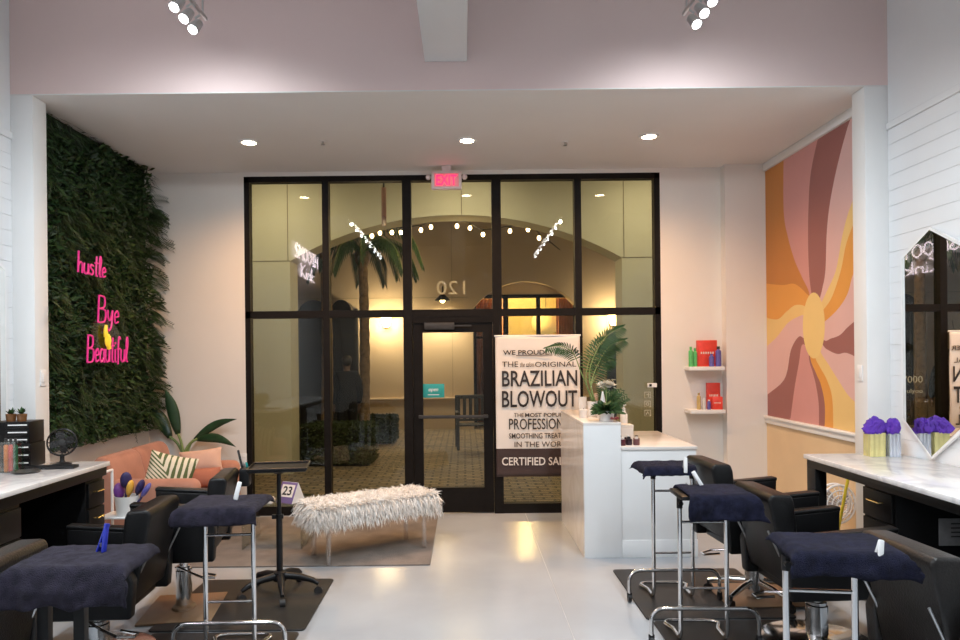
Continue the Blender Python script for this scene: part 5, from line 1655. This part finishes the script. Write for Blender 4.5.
# person outside behind the hedge
def skin_obj(name, pts, edg, rad, m, parent, roots=(0,), sub=2):
    me = bpy.data.meshes.new(name)
    me.from_pydata([tuple(p) for p in pts], edg, [])
    o = bpy.data.objects.new(name, me); COL.objects.link(o)
    me.materials.append(m)
    md = o.modifiers.new('skin', 'SKIN'); md.use_smooth_shade = True
    if not me.skin_vertices: 
        bm = bmesh.new(); bm.from_mesh(me); bm.verts.layers.skin.verify(); bm.to_mesh(me); bm.free()
    sv = me.skin_vertices[0].data
    for i, r_ in enumerate(rad):
        sv[i].radius = (r_, r_) if not isinstance(r_, tuple) else r_
        sv[i].use_root = i in roots
    s_ = o.modifiers.new('sub', 'SUBSURF'); s_.levels = sub; s_.render_levels = sub
    o.parent = parent
    return o
pc = at(347, 400, 12.1)
ps = empty('person', (pc.x, 12.1, -.012), R(200), label='person in dark clothes standing outside behind the hedge', cat='person')
J = {'pel': (0, 0, .90), 'sp': (0, .01, 1.08), 'ch': (0, .01, 1.26), 'nk': (0, 0, 1.42), 'hd': (0, -.015, 1.52), 'ht': (0, -.01, 1.60), 'tp': (0, 0, 1.655)}
pts, rad, edg, idx = [], [], [], {}
def jv(n_, p, r_, par=None):
    idx[n_] = len(pts); pts.append(p); rad.append(r_)
    if par: edg.append((idx[par], idx[n_]))
jv('pel', J['pel'], (.13, .10)); jv('sp', J['sp'], (.125, .09), 'pel'); jv('ch', J['ch'], (.15, .10), 'sp'); jv('nk', J['nk'], .052, 'ch')
jv('hd', J['hd'], .078, 'nk'); jv('ht', J['ht'], .085, 'hd'); jv('tp', J['tp'], .05, 'ht')
for s in (-1, 1):
    q = str(s)
    jv('sh' + q, (s * .165, .01, 1.36), .06, 'ch'); jv('el' + q, (s * .225, .02, 1.07), .042, 'sh' + q); jv('wr' + q, (s * .22, -.06, .85), .028, 'el' + q); jv('pm' + q, (s * .215, -.08, .77), .030, 'wr' + q)
    jv('hp' + q, (s * .09, 0, .84), .085, 'pel'); jv('kn' + q, (s * .10, -.01, .48), .058, 'hp' + q); jv('an' + q, (s * .10, .02, .09), .038, 'kn' + q); jv('ft' + q, (s * .11, -.13, .035), .034, 'an' + q)
    for f_ in range(4):
        bx_ = -.10 + f_ * .018
        jv('f%d' % f_ + q, (s * .213, bx_, .73), .010, 'pm' + q); jv('g%d' % f_ + q, (s * .207, bx_ - .004, .69 + (.01 if f_ in (0, 3) else 0)), .008, 'f%d' % f_ + q)
    jv('th' + q, (s * .20, -.115, .755), .011, 'pm' + q); jv('ti' + q, (s * .195, -.13, .72), .009, 'th' + q)
skin_obj('body', pts, edg, rad, M_skin, ps)
keep = [n_ for n_ in idx if n_[:2] in ('pe', 'sp', 'ch', 'nk', 'sh', 'el', 'wr', 'hp', 'kn', 'an')]
mp = {idx[n_]: i for i, n_ in enumerate(keep)}
cp = [pts[idx[n_]] for n_ in keep]; cr = [tuple(x_ + (.045 if n_ in ('ch', 'nk') else .022) for x_ in (rad[idx[n_]] if isinstance(rad[idx[n_]], tuple) else (rad[idx[n_]],) * 2)) for n_ in keep]
ce = [(mp[a_], mp[b_]) for a_, b_ in edg if a_ in mp and b_ in mp]
skin_obj('clothing', cp, ce, cr, M_cloth, ps)
b = MB().ball((0, .018, 1.60), (.092, .095, .10), 16, lump=.08).build('hair', M_cast, ps)
MB().ball((.032, -.088, 1.575), .010, 8).ball((-.032, -.088, 1.575), .010, 8).build('eye', M_ink, ps)
MB().prism([(-.014, -.085), (.014, -.085), (0, -.115)], 1.525, 1.565, 'z', .004).build('nose', M_skin, ps)
MB().box((-.022, -.094, 1.495), (.022, -.085, 1.502), .002).build('mouth', M_curt, ps)

# =================================================================== WORLD, CAMERA, COLOUR
wld = bpy.data.worlds.new('night'); SC.world = wld
wld.use_nodes = True
bg = wld.node_tree.nodes['Background']
bg.inputs['Color'].default_value = (.02, .025, .05, 1); bg.inputs['Strength'].default_value = .15
cam = bpy.data.cameras.new('camera'); co = bpy.data.objects.new('camera', cam); COL.objects.link(co)
cam.sensor_width = 36; cam.lens = F / 960 * 36
cam.shift_x = (480 - VPX) / 960; cam.shift_y = (VPY - 320) / 960
cam.clip_start = .05; cam.clip_end = 60
c_, s_ = math.cos(ROLL), math.sin(ROLL)
rt, upv, bk = V((c_, 0, -s_)), V((s_, 0, c_)), V((0, -1, 0))
M = Matrix.Identity(4)
for i in range(3):
    M[i][0], M[i][1], M[i][2] = rt[i], upv[i], bk[i]
M.translation = V((0, 0, CAMH))
co.matrix_world = M
SC.camera = co
SC.view_settings.view_transform = 'Standard'; SC.view_settings.look = 'None'; SC.view_settings.gamma = 1
SC.view_settings.exposure = 0.13
SC.view_settings.use_curve_mapping = False
SC.cycles.use_denoising = True
SC.cycles.max_bounces = 10; SC.cycles.transparent_max_bounces = 24
SC.cycles.sample_clamp_indirect = 8
for me in [m for m in bpy.data.meshes if m.users == 0]: bpy.data.meshes.remove(me)
